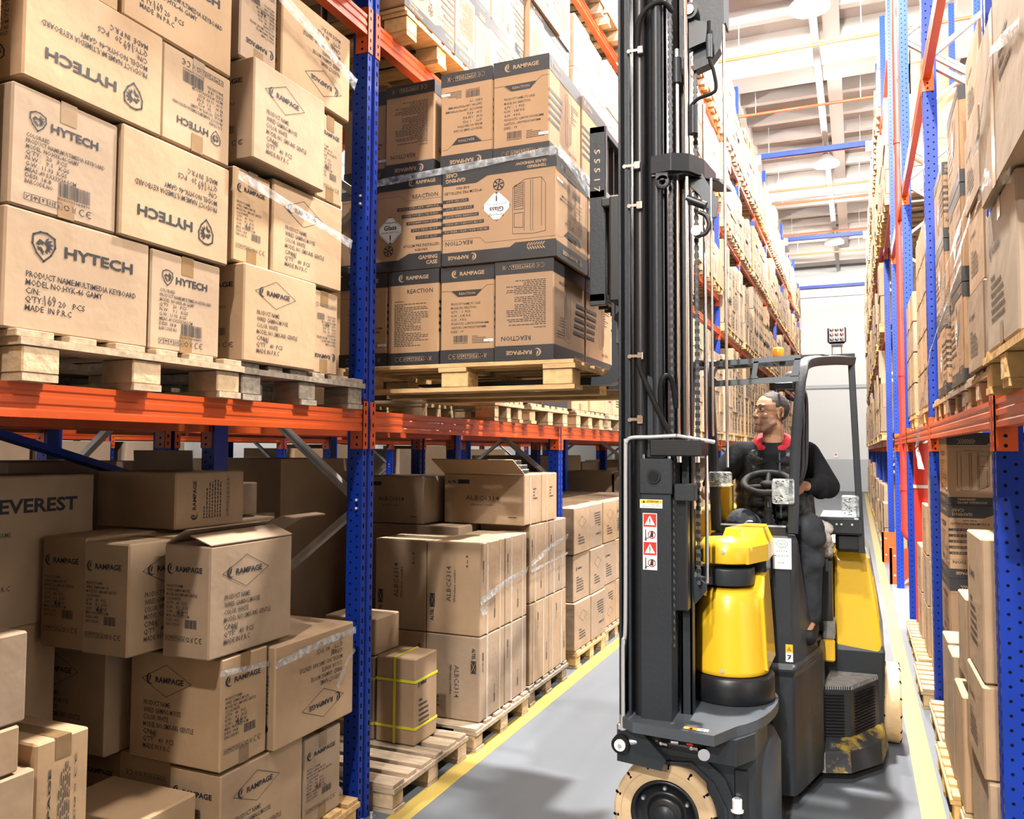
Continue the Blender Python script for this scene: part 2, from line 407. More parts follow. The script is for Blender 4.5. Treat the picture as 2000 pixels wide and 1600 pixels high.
def icons(x, y, w, h, mt='ink_thin', ce='end'):
    """small square handling pictograms, a recycling mark, a crossed bin and CE"""
    out = []; s = h; st = w / 9.0; x0 = x + (st * 2.2 if ce == 'start' else 0)
    for i in range(5):
        a = x0 + i * st; out.append(('l', [(a, y), (a + st * .88, y), (a + st * .88, y + s), (a, y + s)], s * .07, mt, True))
        m = a + st * .44
        if i == 0: out += [('l', [(m - st*.2, y + s*.25), (m + st*.2, y + s*.75)], s * .12, mt), ('l', [(m - st*.25, y + s*.7), (m, y + s*.45)], s * .1, mt)]
        if i == 1: out += [('p', ell(m, y + s*.5, st*.3, s*.3, 8, 0, 180), mt), ('r', m - s*.04, y + s*.18, m + s*.04, y + s*.5, mt)]
        if i == 2: out += [('p', [(m - st*.22, y + s*.8), (m, y + s*.4), (m + st*.22, y + s*.8)], mt), ('r', m - s*.04, y + s*.2, m + s*.04, y + s*.45, mt)]
        if i == 3: out += [('r', m - st*.22, y + s*.2, m - st*.1, y + s*.8, mt), ('r', m + st*.1, y + s*.2, m + st*.22, y + s*.8, mt)]
        if i == 4: out += [('p', [(m - st*.2, y + s*.2), (m + st*.2, y + s*.2), (m, y + s*.8)], mt)]
    a = x0 + 5.5 * st
    for k in range(3): out.append(('l', ell(a, y + s / 2, st*.32, s*.36, 5, 120*k, 120*k + 85), s * .16, mt))
    a = x0 + 6.5 * st
    out += [('l', [(a - st*.25, y + s*.85), (a - st*.15, y + s*.15), (a + st*.15, y + s*.15), (a + st*.25, y + s*.85)], s*.06, mt), ('l', [(a - st*.3, y), (a + st*.3, y + s)], s*.06, mt), ('l', [(a + st*.3, y), (a - st*.3, y + s)], s*.06, mt)]
    a = x + st * .5 if ce == 'start' else x + 7.7 * st
    out += [('l', ell(a, y + s/2, st*.4, s*.5, 8, 60, 300), s*.13, mt), ('l', ell(a + st, y + s/2, st*.4, s*.5, 8, 60, 300), s*.13, mt), ('r', a + st*.62, y + s*.44, a + st*1.1, y + s*.56, mt)]
    return out
def swoosh(cx, cy, r, mt='ink'):
    out = [(cx + r*math.cos(R(a)), cy + r*math.sin(R(a))) for a in range(70, 331, 20)]
    inn = [(cx + r*.28 + r*.80*math.cos(R(a)), cy + r*.05 + r*.86*math.sin(R(a))) for a in range(320, 89, -20)]
    return [('p', out + inn, mt), ('p', [(cx - r*.15, cy + r*.55), (cx + r*.25, cy + r*.75), (cx + r*.05, cy - r*.1), (cx - r*.1, cy - r*.45), (cx - r*.3, cy)], mt)]
def rampage(x, y, w, h, mt='ink'):
    """swoosh mark followed by the wide word"""
    return swoosh(x + h*.9, y + h*.5, h*1.05, mt) + [('t', 'RAMPAGE', x + h*2.3, y, w - h*2.3, h, mt, True)]
def shield(cx, cy, r, mt='ink'):
    o = [(-.82, .72), (-.3, .98), (.2, .98), (.80, .72), (.86, .1), (.55, -.5), (0, -1.0), (-.55, -.5), (-.86, .1)]
    out = [('l', [(cx + a*r, cy + b*r) for a, b in o], r*.13, mt, True)]
    for i, (a, b) in enumerate(((62, .8), (40, .85), (18, .8), (-6, .72), (-32, .62), (-60, .55))):
        c, s = math.cos(R(a)), math.sin(R(a)); n = (-s*.07, c*.07)
        out.append(('p', [(cx + r*(c*.18 + n[0]), cy + r*(s*.18 + n[1])), (cx + r*(c*b*.62 + n[0]*1.7), cy + r*(s*b*.62 + .1 + n[1])), (cx + r*c*b, cy + r*s*b), (cx + r*(c*.3 - n[0]), cy + r*(s*.3 - n[1]))], mt))
    out.append(('p', [(cx - r*.62, cy + r*.15), (cx - r*.35, cy + r*.5), (cx + r*.05, cy + r*.32), (cx - r*.1, cy + r*.12), (cx - r*.3, cy + r*.22), (cx - r*.35, cy + r*.02)], mt))
    out.append(('p', [(cx - r*.55, cy - r*.05), (cx - r*.2, cy - r*.05), (cx, cy - r*.3), (cx - r*.05, cy - r*.6), (cx - r*.25, cy - r*.3), (cx - r*.45, cy - r*.22)], mt))
    return out
def scrib(x, y, w, h, seed=1):
    t = {1: '169', 4: '98/', 7: '46'}.get(seed, '173')
    return [('g', [('t', t, 0, 0, w*1.1, h*.85, 'ink_thin')], x, y - h*.25, 6)]
def lines(ls, x, y, st, h, k=0.60, mt='ink_thin'):
    return [('t', s, x, y - i*st, len(s)*h*k, h, mt) for i, s in enumerate(ls) if s]
def fine(x0, x1, y1, y0, n, mt='ink_thin', seed=2):
    rn = random.Random(seed); out = []; st = (y1 - y0)/n
    for i in range(n):
        y = y1 - (i + 1)*st; x = x0; e = x0 + (x1 - x0)*rn.choice((.3, .55, .75, .95, .9))
        while x < e:
            w = (x1 - x0)*rn.uniform(.04, .11); out.append(('r', x, y, min(x + w, e), y + st*.42, mt)); x += w + (x1 - x0)*.02
    return out
MOUSE = ['PRODUCT NAME:', 'WIRED GAMING MOUSE', 'COLOR: WHITE', 'MODEL NO.:SMX-R85 GENTLE', 'C/N.:', "Q'TY:   40  PCS", 'MADE IN P.R.C']
DES = {}
DES['hytech_large'] = (.505, .345, shield(.12, .250, .042) + [('t', 'HYTECH', .187, .234, .25, .031, 'ink', True)] +
    [('t', 'PRODUCT NAME:MULTIMEDIA KEYBOARD', .067, .155, .385, .017), ('t', 'MODEL NO:HYK-46 GAMY', .067, .131, .257, .017),
     ('t', 'C/N:', .067, .107, .045, .017), ("t", "Q'TY:", .067, .083, .055, .017), ('t', '20   PCS', .172, .083, .09, .017), ('t', 'MADE  IN P.R.C', .067, .058, .15, .017)] + scrib(.128, .088, .035, .034))
DES['hytech_small'] = (.33, .345, shield(.074, .256, .027) + [('t', 'HYTECH', .112, .241, .15, .024, 'ink', True)] +
    lines(['COLOR:RED', 'PRODUCT NAME:MULTIMEDIA KEYBOARD', 'MODEL  NO:HYK-46 GAMY', "Q'TY:   20   PCS", 'N.W.:   9.1   KGS', 'G.W.: 11.93  KGS', 'MEAS.:49.5X33X34.5CM', 'DESI: 18.8', 'BARCODE NO.'], .042, .204, .0165, .0115, .66) +
    barcode(.140, .062, .10, .042, 'ink_thin') + icons(.041, .024, .205, .019))
def diamond(cx, cy, a, b, w=.0022): return [('l', [(cx - a, cy), (cx, cy + b), (cx + a, cy), (cx, cy - b)], w, 'ink_thin', True)]
DES['mouse_large'] = (.455, .39, diamond(.187, .289, .124, .057) + rampage(.088, .281, .185, .019) + lines(MOUSE, .075, .196, .0258, .0175, .60) + scrib(.115, .09, .03, .03, 4))
DES['mouse_small'] = (.235, .39, rampage(.022, .298, .175, .018) +
    lines(['PRODUCT NAME:', 'WIRED GAMING MOUSE', 'MODEL NO: SMX-R85 GENTLE', 'COLOR:WHITE', "Q'TY:   40   PCS", 'N.W.:   8.1   KGS', 'G.W.:   9.1   KGS', 'MEAS: 46X24X39.5CM', 'DESI: 14.8', 'BARCODE NO.'], .02, .243, .0148, .0098, .66) +
    barcode(.115, .105, .06, .03, 'ink_thin', False) + icons(.018, .058, .185, .017) + scrib(.075, .15, .03, .03, 7))
def bands(w, h, a, b): return [('r', 0, 0, w, a, 'band'), ('r', 0, h - b, w, h, 'band')]
PC = ['PRODUCT NAME: PC CASE', 'MODEL NO: REACTION', 'QTY  :  1  PCS', 'N.W  : 3.85 KG', 'G.W  : 4 KG', 'PRODUCTS : L380*W195*H460MM', 'CARTON : L400*W205*H470MM', 'DESI : 19']
DES['case_info'] = (.3, .5, bands(.3, .5, .07, .078) + rampage(.065, .452, .18, .019, 'kraft_ink') +
    [('l', [(0, .375), (.055, .375), (.095, .342)], .0012, 'ink'), ('p', [(.06, .375), (.10, .342), (.20, .342), (.235, .375)], 'band'), ('l', [(.235, .375), (.26, .395), (.3, .395)], .0012, 'ink'), ('t', 'REACTION', .105, .352, .09, .012, 'kraft_ink')] +
    lines(PC, .06, .30, .0205, .0118, .66) + barcode(.075, .108, .08, .034, 'ink_thin') + fine(.18, .28, .142, .10, 5) + [('r', .245, .105, .297, .118, 'label_white'), ('t', 'RC-LBAT', .25, .108, .04, .007, 'ink_on')] + icons(.045, .022, .215, .024, 'kraft_ink', 'start'))
DES['case_spec'] = (.3, .5, bands(.3, .5, .065, .075) + rampage(.065, .452, .175, .019, 'kraft_ink') + [('t', 'REACTION', .115, .378, .15, .022, 'ink'), ('t', 'Specifications:', .04, .335, .06, .008, 'ink')] +
    fine(.04, .25, .33, .10, 25, seed=5) + icons(.045, .020, .215, .022, 'kraft_ink', 'start'))
def fan(cx, cy, r): return [('l', ell(cx, cy, r, r, 20), r*.12, 'ink', True), ('p', ell(cx, cy, r*.2, r*.2, 10), 'ink')] + [('g', [('p', [(.1*r, .08*r), (.5*r, .02*r), (.92*r, .12*r), (.80*r, .42*r), (.45*r, .30*r)], 'ink')], cx, cy, 60*k) for k in range(6)]
def glassmark(cx, cy, r): return [('g', [('p', [(-r + .02, -r), (r - .02, -r), (r, -r + .02), (r, r - .02), (r - .02, r), (-r + .02, r), (-r, r - .02), (-r, -r + .02)], 'label_white'),
    ('l', [(-r*.9, -r*.9), (r*.9, -r*.9), (r*.9, r*.9), (-r*.9, r*.9)], .0015, 'ink_on', True)], cx, cy, 45), ('t', 'Tempered', cx - .04, cy + .038, .08, .014, 'ink_on'), ('t', 'Glass', cx - .038, cy + .004, .076, .024, 'ink_on', True), ('t', 'Handle with Care', cx - .052, cy - .014, .104, .009, 'ink_on'), ('t', '!', cx - .004, cy - .07, .009, .045, 'ink_on', True)]
def casedraw(x, y, w, h):
    L = lambda pts: ('l', [(x + a*w, y + b*h) for a, b in pts], .0022, 'ink_thin')
    out = [L([(0, 1), (0, .12), (.12, 0), (.62, .0), (1, .14), (1, 1)]), L([(.12, 0), (.12, .9)]), L([(.38, .97), (.38, .03)]), L([(.45, .97), (.45, .03)]), L([(.64, .96), (.64, .05)]), L([(0, 1), (.35, 1.03), (1, 1)]), L([(.68, .9), (.95, .88), (.95, .62), (.68, .62), (.68, .9)]), L([(.68, .55), (.95, .55), (.95, .1), (.68, .06), (.68, .55)])]
    out += [L([(.68, .1 + i*.035), (.95, .12 + i*.035)]) for i in range(12)]
    return out
BARS = ['MICRO ATX / ATX / MINI ITX', '1X USB 3.0+USB*2 / HD AUDIO', '6*120MM FAN SLOT', '2*3.5 HDD SLOT', '2*2.5 SSD SLOT']
DES['case_wide'] = (.61, .5, [('p', [(0, .5), (0, .415), (.21, .415), (.24, .435), (.61, .435), (.61, .5)], 'band'), ('p', [(0, 0), (.61, 0), (.61, .085), (.42, .085), (.36, .055), (0, .055)], 'band')] +
    rampage(.42, .455, .155, .018, 'kraft_ink') + [('l', [(.06 + i*.013, .425), (.073 + i*.013, .44), (.06 + i*.013, .455)], .005, 'kraft_ink') for i in range(7)] +
    [('t', 'REACTION', .44, .378, .15, .021, 'ink'), ('l', [(0, .40), (.37, .40), (.40, .37), (.61, .37)], .0012, 'ink_thin')] +
    [q for i in range(5) for q in (('r', .61 - (.26 - i*.028), .318 - i*.04, .61, .336 - i*.04, 'band'), ('t', BARS[i], .61 - (.25 - i*.028), .322 - i*.04, .235 - i*.03, .010, 'kraft_ink'))] +
    [('t', '4*12CM PRE INSTALLED', .39, .118, .21, .014, 'ink'), ('t', 'RGB FAN', .46, .096, .07, .012, 'ink'), ('t', 'GAMING', .48, .05, .11, .019, 'kraft_ink', True), ('t', 'CASE', .525, .022, .065, .019, 'kraft_ink', True),
     ('t', 'TEMPERED', .05, .033, .10, .013, 'kraft_ink', True), ('t', 'GLASS WINDOW', .05, .012, .16, .013, 'kraft_ink', True)] + fan(.30, .11, .028) + glassmark(.31, .22, .058) + casedraw(.055, .10, .17, .27))
DES['case_side'] = (.5, .5, bands(.5, .5, .07, .075) + [('t', 'REACTION', .30, .10, .12, .017, 'ink')] + [q for i in range(5) for q in (('r', 0, .17 + i*.037, .15 + i*.012, .186 + i*.037, 'band'),)] + fine(.34, .46, .38, .28, 7, seed=9) + casedraw(.24, .14, .1, .25) + rampage(.03, .455, .15, .017, 'kraft_ink'))
DES['albc'] = (.40, .57, [('g', [('t', 'ALBC6314', 0, 0, .22, .034, 'ink_thin'), ('t', 'Wireless combo', 0, -.035, .20, .018, 'ink_thin')], .185, .20, 90),
    ('g', [('t', 'ALTEL', -.085, .004, .075, .024, 'ink', True), ('r', 0, -.004, .085, .034, 'ink'), ('l', [(.01, 0), (.042, .014), (.075, 0)], .003, 'kraft_ink'), ('l', [(.01, .03), (.042, .016), (.075, .03)], .003, 'kraft_ink')], .06, .16, 90),
    ('g', [('r', 0, 0, .012, .012, 'ink_thin'), ('r', .025, 0, .045, .006, 'ink_thin'), ('r', .06, 0, .072, .014, 'ink_thin')], .31, .42, 90)])
DES['albc_flat'] = (.62, .42, [('t', 'ALBC6314', .17, .20, .26, .036, 'ink_thin'), ('t', 'Wireless combo', .21, .155, .18, .016, 'ink_thin'), ('t', 'ALTEL', .03, .34, .07, .022, 'ink', True), ('r', .11, .335, .20, .37, 'ink'), ('r', .5, .06, .56, .068, 'ink_thin')])
DES['albc_end'] = (.37, .57, [('r', .09, 0, .12, .57, 'tape_clear'), ('r', .285, .0, .305, .57, 'tape_clear'), ('g', [('t', 'ALTEL', 0, 0, .07, .012, 'ink_thin', True), ('r', .075, -.002, .13, .014, 'ink_thin')], .05, .33, 90), ('g', [('r', 0, 0, .06, .014, 'ink_thin'), ('t', 'ALTEL', .065, 0, .06, .012, 'ink_thin')], .22, .08, 90)])
DES['everest'] = (.6, .5, [('p', ell(.155, .40, .040, .040), 'ink'), ('p', [(.125, .385), (.142, .408), (.15, .40), (.165, .418), (.188, .385), (.172, .39), (.155, .375), (.142, .39)], 'kraft_ink'), ('t', 'EVEREST', .215, .378, .31, .044, 'ink', True)] + lines(['PRODUCT NAME:', 'MODEL NO:', 'COLOR:', 'QTY:', 'DESI:', 'MADE IN P.R.C'], .12, .30, .035, .016, .7))
DES['everest_small'] = (.4, .4, [('p', ell(.10, .28, .015, .015, 12), 'ink'), ('t', 'EVEREST', .125, .272, .09, .014, 'ink', True)] + fine(.08, .32, .24, .20, 2))
DES['mouse_rot'] = (.36, .22, [('g', rampage(0, 0, .15, .016) + fine(0, .16, -.03, -.13, 7) + icons(0, -.175, .16, .014), .10, .035, 90)])
DES['gen'] = (.4, .4, fine(.07, .26, .22, .08, 6) + rampage(.06, .27, .14, .016))
DES['gen_mark'] = (.4, .4, diamond(.2, .27, .1, .05, .003) + fine(.1, .28, .18, .08, 4))
DES['gen_strip'] = (.4, .4, [('r', .12, 0, .15, .4, 'tape_clear')] + fine(.2, .33, .3, .2, 4, seed=4))
DES['canopy'] = (.3, .5, [('t', 'CANOPY', .03, .20, .2, .03, 'ink'), ])
DES['plain'] = (.4, .4, [])
DES['plain_tape'] = (.4, .4, [('r', .17, 0, .225, .07, 'tape'), ('r', .17, .33, .225, .4, 'tape')])
FACE = {'+x': ((1, -1), (0, 1, 0), (1, 0, 0)), '-y': ((-1, -1), (1, 0, 0), (0, -1, 0)), '-x': ((-1, 1), (0, -1, 0), (-1, 0, 0)), '+y': ((1, 1), (-1, 0, 0), (0, 1, 0))}
def face_prims(m, dx, dy, dz, face, design, flip=False):
    W0, H0, pr = DES[design]; (cx, cy), u, n = FACE[face]; u = Vector(u); n = Vector(n)
    w = dy if face[1] == 'x' else dx; O = Vector((cx*dx/2, cy*dy/2, 0))
    def xf(a, b, lev):
        a = a/W0; b = b/H0
        if flip: a, b = 1 - a, 1 - b
        return O + u*(a*w) + Vector((0, 0, b*dz)) + n*(.0006 + .00035*lev)
    draw(m, pr, xf)
def tape_mesh(dx, dy, dz, ax, w=.055, dn=.065, mt='tape'):
    """one strip over the lid and one under the base, each folded down the two ends"""
    e = .0011; z = dz + e; L = (dx if ax == 'x' else dy)/2 + e; h = w/2; out = []
    for path in (((-L, dz - dn), (-L, z), (L, z), (L, dz - dn)), ((-L, dn), (-L, .001), (L, .001), (L, dn))):
        m = M(); vs = [(a, s*h, c) if ax == 'x' else (s*h, a, c) for a, c in path for s in (-1, 1)]
        m.add(vs, [(2*i, 2*i + 1, 2*i + 3, 2*i + 2) for i in range(3)], mt); out.append(m.mesh('packing_tape'))
    return out
_CM = {}
def carton_mesh(dx, dy, dz, faces, base='cardboard', tape=None):
    key = (round(dx, 3), round(dy, 3), round(dz, 3), tuple(sorted(faces.items())), base, tape)
    if key in _CM: return _CM[key]
    m = M(); m.box(-dx/2, dx/2, -dy/2, dy/2, 0, dz, base, .006)
    for s in (-1, 1):      # the slit between the two closed flaps
        pass
    for f, (d, fl) in faces.items(): face_prims(m, dx, dy, dz, f, d, fl)
    tm = tape_mesh(dx, dy, dz, tape) if tape else None
    _CM[key] = (m.mesh('carton'), tm)
    return _CM[key]
def carton(x0, x1, y0, y1, z0, z1, faces, label, group=None, base='cardboard', tape=None, rot=None, cat='box', name='carton'):
    dx, dy, dz = x1 - x0, y1 - y0, z1 - z0
    me, tm = carton_mesh(dx, dy, dz, faces, base, tape)
    r = random.uniform(-.006, .006) if rot is None else rot
    o = place(name, me, ((x0 + x1)/2, (y0 + y1)/2, z0), r)
    W[o.name] = Vector((0, 0, 0))
    tag(o, label, cat, group)
    for t in tm or (): place('packing_tape', t, (0, 0, 0), 0, o)
    return o

# ------------------------------------------------------------------ the hall
def struct(name, m, bevel=None, group=None):
    o = m.build(name); tag(o, kind='structure', group=group); 
    if bevel: pass
    return o
XL, XR = -2.191, 0.456          # aisle faces of the two rack rows
YP = 3.44                        # far edge of the first post; bays are 2.8 m
BAY = 2.8
L1, L2, L3, L4 = 1.956, 3.911, 5.80, 7.50
LR2, LR3 = 4.42, 6.60
XW = 1.80
struct('floor', M().box(-11.2, 8, -24, 40, -0.1, 0, 'floor_paint'))
m = M(); m.box(-11.4, 8, 39.3, 39.6, 0, 11, 'wall_white'); m.box(-11.2, 7.9, 39.28, 39.3, 0, 1.42, 'wall_grey'); m.box(-6, 7.9, 39.14, 39.29, 8.75, 8.95, 'wall_white')
m.box(-11.2, 7.9, 39.20, 39.3, 4.6, 4.75, 'wall_grey')
struct('wall_back', m)
struct('wall_left', M().box(-11.4, -11.2, -24, 39.3, 0, 11, 'wall_white'))
struct('wall_right', M().box(7.8, 8, -24, 39.3, 0, 11, 'wall_white'))
m = M(); m.box(-11.4, 8, -24, 39.6, 10.85, 11.0, 'ceiling_panel')
for k in range(-2, 5):            # deep white cross beams
    y = 18.5 + 9.6*(k - 2); m.box(-11.2, 8, y - .40, y + .40, 9.95, 10.85, 'ceiling_rib')
for y in [i*1.37 - 20 for i in range(44)]: m.box(-11.2, 8, y - .09, y + .09, 10.55, 10.85, 'ceiling_rib')
for x in (-10, -7.5, -5.2, -2.75, -.35, 2.1, 4.6, 7): m.box(x - .16, x + .16, -24, 39.3, 10.48, 10.85, 'ceiling_rib')
struct('ceiling', m)
m = M()
for n, (x0, x1) in enumerate(((-2.105, -1.995), (.262, .372))):
    struct('trim_%d' % (n + 1), M().box(x0, x1, -4, 38, 0.0005, .002, 'line_yellow'))
struct('trim_3', M().box(.372, 1.75, 9.15, 9.45, .0005, .002, 'line_white').box(.40, .72, 9.45, 12.2, .0005, .002, 'line_white'))
sg = M().box(-.93, -.79, 39.26, 39.278, 1.5, 1.72, 'label_white')
sg.lathe([(.03, 0), (.055, 0)], (-.86, 39.257, 1.63), 'y', 'sticker_red', 20).box(-.88, -.84, 39.255, 39.259, 1.615, 1.645, 'ink'); 
o = sg.build('wall_sign', origin=(-.86, 39.27, 1.5)); tag(o, 'small white sign with a red ring low on the far white wall', 'sign')
# lamps
def lamp(x, y, i):
    z = 9.45
    root = empty('ceiling_lamp', (x, y, z), LAMP_LAB[i], 'lamp', 'high bay lamps over the aisles')
    b = M(); b.lathe([(.02, .42), (.05, .40), (.06, .20), (.12, .16), (.33, -.04), (.335, -.11), (.325, -.11), (.32, -.06), (.01, -.05)], (x, y, z), 'z', 'tray_grey', 24); b.build('housing', root)
    d = M(); d.lathe([(.0, -.10), (.31, -.10)], (x, y, z), 'z', 'lamp_lens', 24); d.build('lens', root)
    ld = bpy.data.lights.new('lamp_light', 'POINT'); ld.shadow_soft_size = .16; ld.energy = LAMP_W*(.3 if x < -2 else .35 if i == 2 else 1.0 if i < 2 else 1.3 if i == 3 else .75 if (x > 1 and y == 3.5) else .32 if x > 1 else .36); ld.color = LAMP_COL
    lo = bpy.data.objects.new('lamp_light', ld); COL.objects.link(lo); lo.parent = root; lo.location = (0, 0, -.16)
LAMP_LAB = ['round ceiling lamp behind the viewpoint over the main aisle'] * 3 + ['round ceiling lamp high above the forklift, over the main aisle', 'glaring ceiling lamp at the top edge of the picture, on the grey tray',
    'glaring ceiling lamp just past the nearer blue tie beam', 'smallest glaring ceiling lamp, just before the far white wall'] + ['round ceiling lamp over the parallel aisle behind the left rack'] * 4 + ['round ceiling lamp over the open space right of the right rack'] * 5
for i, (x, y) in enumerate(LAMP_Y): lamp(x, y, i)
o = M().box(-.70, -.56, -12, 39.1, 9.87, 9.94, 'tray_grey').box(-.70, -.69, -12, 39.1, 9.84, 9.94, 'tray_grey').box(-.57, -.56, -12, 39.1, 9.84, 9.94, 'tray_grey').build('cable_tray', origin=(-.63, 12, 9.87))
tag(o, 'long grey cable tray running under the ceiling above the main aisle', 'cable tray')
for i, y in enumerate((16.45, 19.4, 22.5, 25.5, 26.9, 30.9, 34.2)):
    b = M(); b.cyl((-11, y, 9.62), (7.7, y, 9.62), .035, 'pipe_orange', 8)
    for x in (-5, -2.05, .2, 3): b.cyl((x, y, 9.6), (x, y, 10.45), .012, 'tray_grey', 6)
    o = b.build('sprinkler_pipe', origin=(-.8, y, 9.62))
    tag(o, 'thin red sprinkler pipe across the ceiling, ' + ['nearest the viewpoint', 'second from the viewpoint', 'just before the nearer blue tie beam', 'just past the middle glaring lamp', 'paired close behind another pipe', 'before the farthest lamp', 'farthest, close to the white back wall'][i], 'pipe', 'sprinkler pipes under the ceiling')
b = M(); b.cyl((.47, 9.9, .98), (.47, 9.9, 10.4), .036, 'pipe_red', 14); b.tube([(.47, 9.9, 1.0), (.47, 9.9, .90), (.52, 9.9, .83), (.66, 9.9, .82), (1.5, 9.9, .82)], .036, 'pipe_red', 12, 4)
for z in (1.35, 2.6, 5.2, 7.6): b.cyl((.47, 9.9, z), (.47, 9.9, z + .05), .046, 'pipe_red', 14)
o = b.build('riser_pipe', origin=(.47, 9.9, .8)); tag(o, 'tall dark red vertical pipe beside the third right rack post, elbowed at its foot', 'pipe')
b = M(); b.cyl((.575, 8.80, .0), (.575, 8.80, 1.85), .072, 'sticker_red', 20); b.cyl((.575, 8.80, 1.42), (.575, 8.80, 1.45), .078, 'label_white', 20)
o = b.build('red_standpipe', origin=(.575, 8.80, 0)); tag(o, 'short bright red standpipe between the right rack posts with a pale ring', 'pipe')
# orange floor guards at the passage in the right row
for i, (x0, x1, y, z1, lab) in enumerate(((.35, .62, 14.45, .48, 'tall orange end guard on the floor beside the right rack passage'), (.62, 1.6, 12.35, .60, 'wide orange barrier plate in the right rack passage'), (.385, .62, 12.1, .48, 'low orange corner guard in front of the orange barrier'))):
    b = M(); b.box(x0, x1, y, y + .03, 0, z1, 'orange'); b.box(x0, x0 + .03, y, y + .12, 0, z1, 'orange')
    for z in (.12, z1 - .1): b.cyl((x0 + .06, y - .006, z), (x0 + .06, y, z), .015, 'bolt', 8)
    tag(b.build('rack_guard', origin=(x0, y, 0)), lab, 'guard')

# ------------------------------------------------------------------ pallet racks
def post_mesh(H):
    m = M(); pf = [(0, 0), (0, .034), (-.012, .040), (-.012, .060), (0, .066), (0, .1), (-.085, .1), (-.085, 0)]
    m.prism(pf, 'z', 0, H, 'blue')
    n = int(H/.05)
    for i in range(1, n):
        z = i*.05
        for y in (.016, .084): m.add([(.0006, y - .006, z - .010), (.0006, y + .006, z - .012), (.0006, y + .006, z + .010), (.0006, y - .006, z + .012)], [(0, 1, 2, 3)], 'hole')
        for s, y in ((-1, -.0006), (1, .1006)):
            for x in (-.026, -.060):
                r = .0062; zz = z + (.025 if x < -.04 else 0)
                m.add([(x + r*math.cos(a), y, zz + r*math.sin(a)) for a in [math.pi/3*k for k in range(6)]], [(0, 1, 2, 3, 4, 5)], 'hole')
    return m.mesh('upright')
def foot_mesh(): return M().box(-.11, .03, -.02, .12, 0, .006, 'galv').cyl((.018, .09, .006), (.018, .09, .03), .009, 'bolt', 8).cyl((.018, .01, .006), (.018, .01, .03), .009, 'bolt', 8).mesh('foot_plate')
def beam_mesh(Lb, h=.10):
    m = M(); pf = [(0, 0), (0, .020), (-.005, .026), (-.005, .036), (0, .042), (0, .060), (-.005, .066), (-.005, .076), (0, .082), (0, h), (-.05, h), (-.05, 0)]
    m.prism([(a, b) for a, b in pf], 'y', .004, Lb - .004, 'orange')
    for s, y in ((-1, 0), (1, Lb)):
        y0, y1 = (y - .036, y + .004) if s < 0 else (y - .004, y + .036)
        m.box(.0, .005, y0, y1, -.085, h + .045, 'orange_red' if 0 else 'orange')
        m.box(-.068, .005, *((y, y + .004) if s < 0 else (y - .004, y)), -.085, h + .045, 'orange')
        for z in (-.06, -.02, .03, .09, .13): m.add([(.0056, (y0 + y1)/2 - .005, z - .009), (.0056, (y0 + y1)/2 + .005, z - .009), (.0056, (y0 + y1)/2 + .005, z + .009), (.0056, (y0 + y1)/2 - .005, z + .009)], [(0, 1, 2, 3)], 'hole')
        for z in (-.065, -.03):
            yy = y - .0006*s if s < 0 else y - .0046
            m.add([(-.03 + .007*math.cos(a), yy if s > 0 else y + .0046, z + .007*math.sin(a)) for a in [math.pi/3*k for k in range(6)]], [(0, 1, 2, 3, 4, 5)], 'hole')
    return m.mesh('beam')
def brace_mesh(H, D, blue=False):
    """zig-zag channels between front (x=0) and rear (x=-D) posts of a frame; z nodes every 0.75 m"""
    m = M(); z = 0.0; side = 0; k = 0; xs = (-.045, -D + .045); nodes = [(xs[(i + 0) % 2], .02 + .742*i) for i in range(int(H/.742))]
    for (a, za), (b, zb) in zip(nodes, nodes[1:]):
        za2, zb2 = za + .018, zb - .018
        m.bar((a, .035, za2), (b, .035, zb2), .032, .045, 'galv', up=(0, 1, 0)); m.bar((a, .017, za2), (b, .017, zb2), .003, .02, 'galv', up=(0, 1, 0))
    for x, zz in nodes:
        for dz in (-.02, .02):
            sx = -.028 if x > -.3 else -D + .028
            m.cyl((sx, -.008, zz + dz), (sx, 0, zz + dz), .0085, 'bolt', 6); m.sphere((sx, -.008, zz + dz), .0075, 'bolt', 8)
    return m.mesh('frame_bracing')
PM = post_mesh(9.0); PMs = post_mesh(9.45); FM = foot_mesh(); BM = beam_mesh(2.7); BR = brace_mesh(8.9, 1.0)
def rack(label, X, s, bays, beams, cat='rack', rear=True, D=1.0, k0=-1, name='pallet_rack', posts_skip=(), tall=False, rearmax=9, group=None):
    """s=+1: aisle side faces +X (left row); s=-1: faces -X. beams: f(bay)->list of beam-top heights"""
    root = empty(name, (X, YP - .1, 0), label, cat, group); W[root.name] = Vector((X, YP - .1, 0))
    rot = 0 if s > 0 else math.pi
    def put(nm, me, x, y, z):       # x measured back from the aisle face; y = near edge of the part in world
        lx = -s*0 + (-x if s > 0 else x); o = place(nm, me, (lx, y - (YP - .1), z), rot, root); W[o.name] = W[root.name]; return o
    for k in range(k0, bays + 1):
        y = YP - .1 + BAY*k
        if k in posts_skip: continue
        for x, front in ((0, 1), (D - .085, 0)):
            if not front and not rear: continue
            yy = y if s > 0 else y + .1
            p = put('upright', PMs if (tall or k % 2) else PM, x if front else D, yy, 0)
            if not front: p.rotation_euler[2] += math.pi; p.location[1] += .1*s; p.location[0] = (-D if s > 0 else D)
            f = place('foot_plate', FM, (0, 0, 0), 0, p)
        put('frame_bracing', BR, 0, y if s > 0 else y + .1, 0)
    nb = 0
    for k in range(k0, bays):
        for z in beams(k):
            y = YP + BAY*k
            put('beam', BM, 0, y if s > 0 else y + 2.7, z - .10); nb += 1
            if rear and k < rearmax and nb < 97:
                b = put('beam', BM, D, y, z - .10); b.rotation_euler[2] += math.pi; b.location[1] += 2.7*s if s > 0 else -2.7*0
                if s < 0: b.location[1] = y - (YP - .1)
                nb += 1
    return root
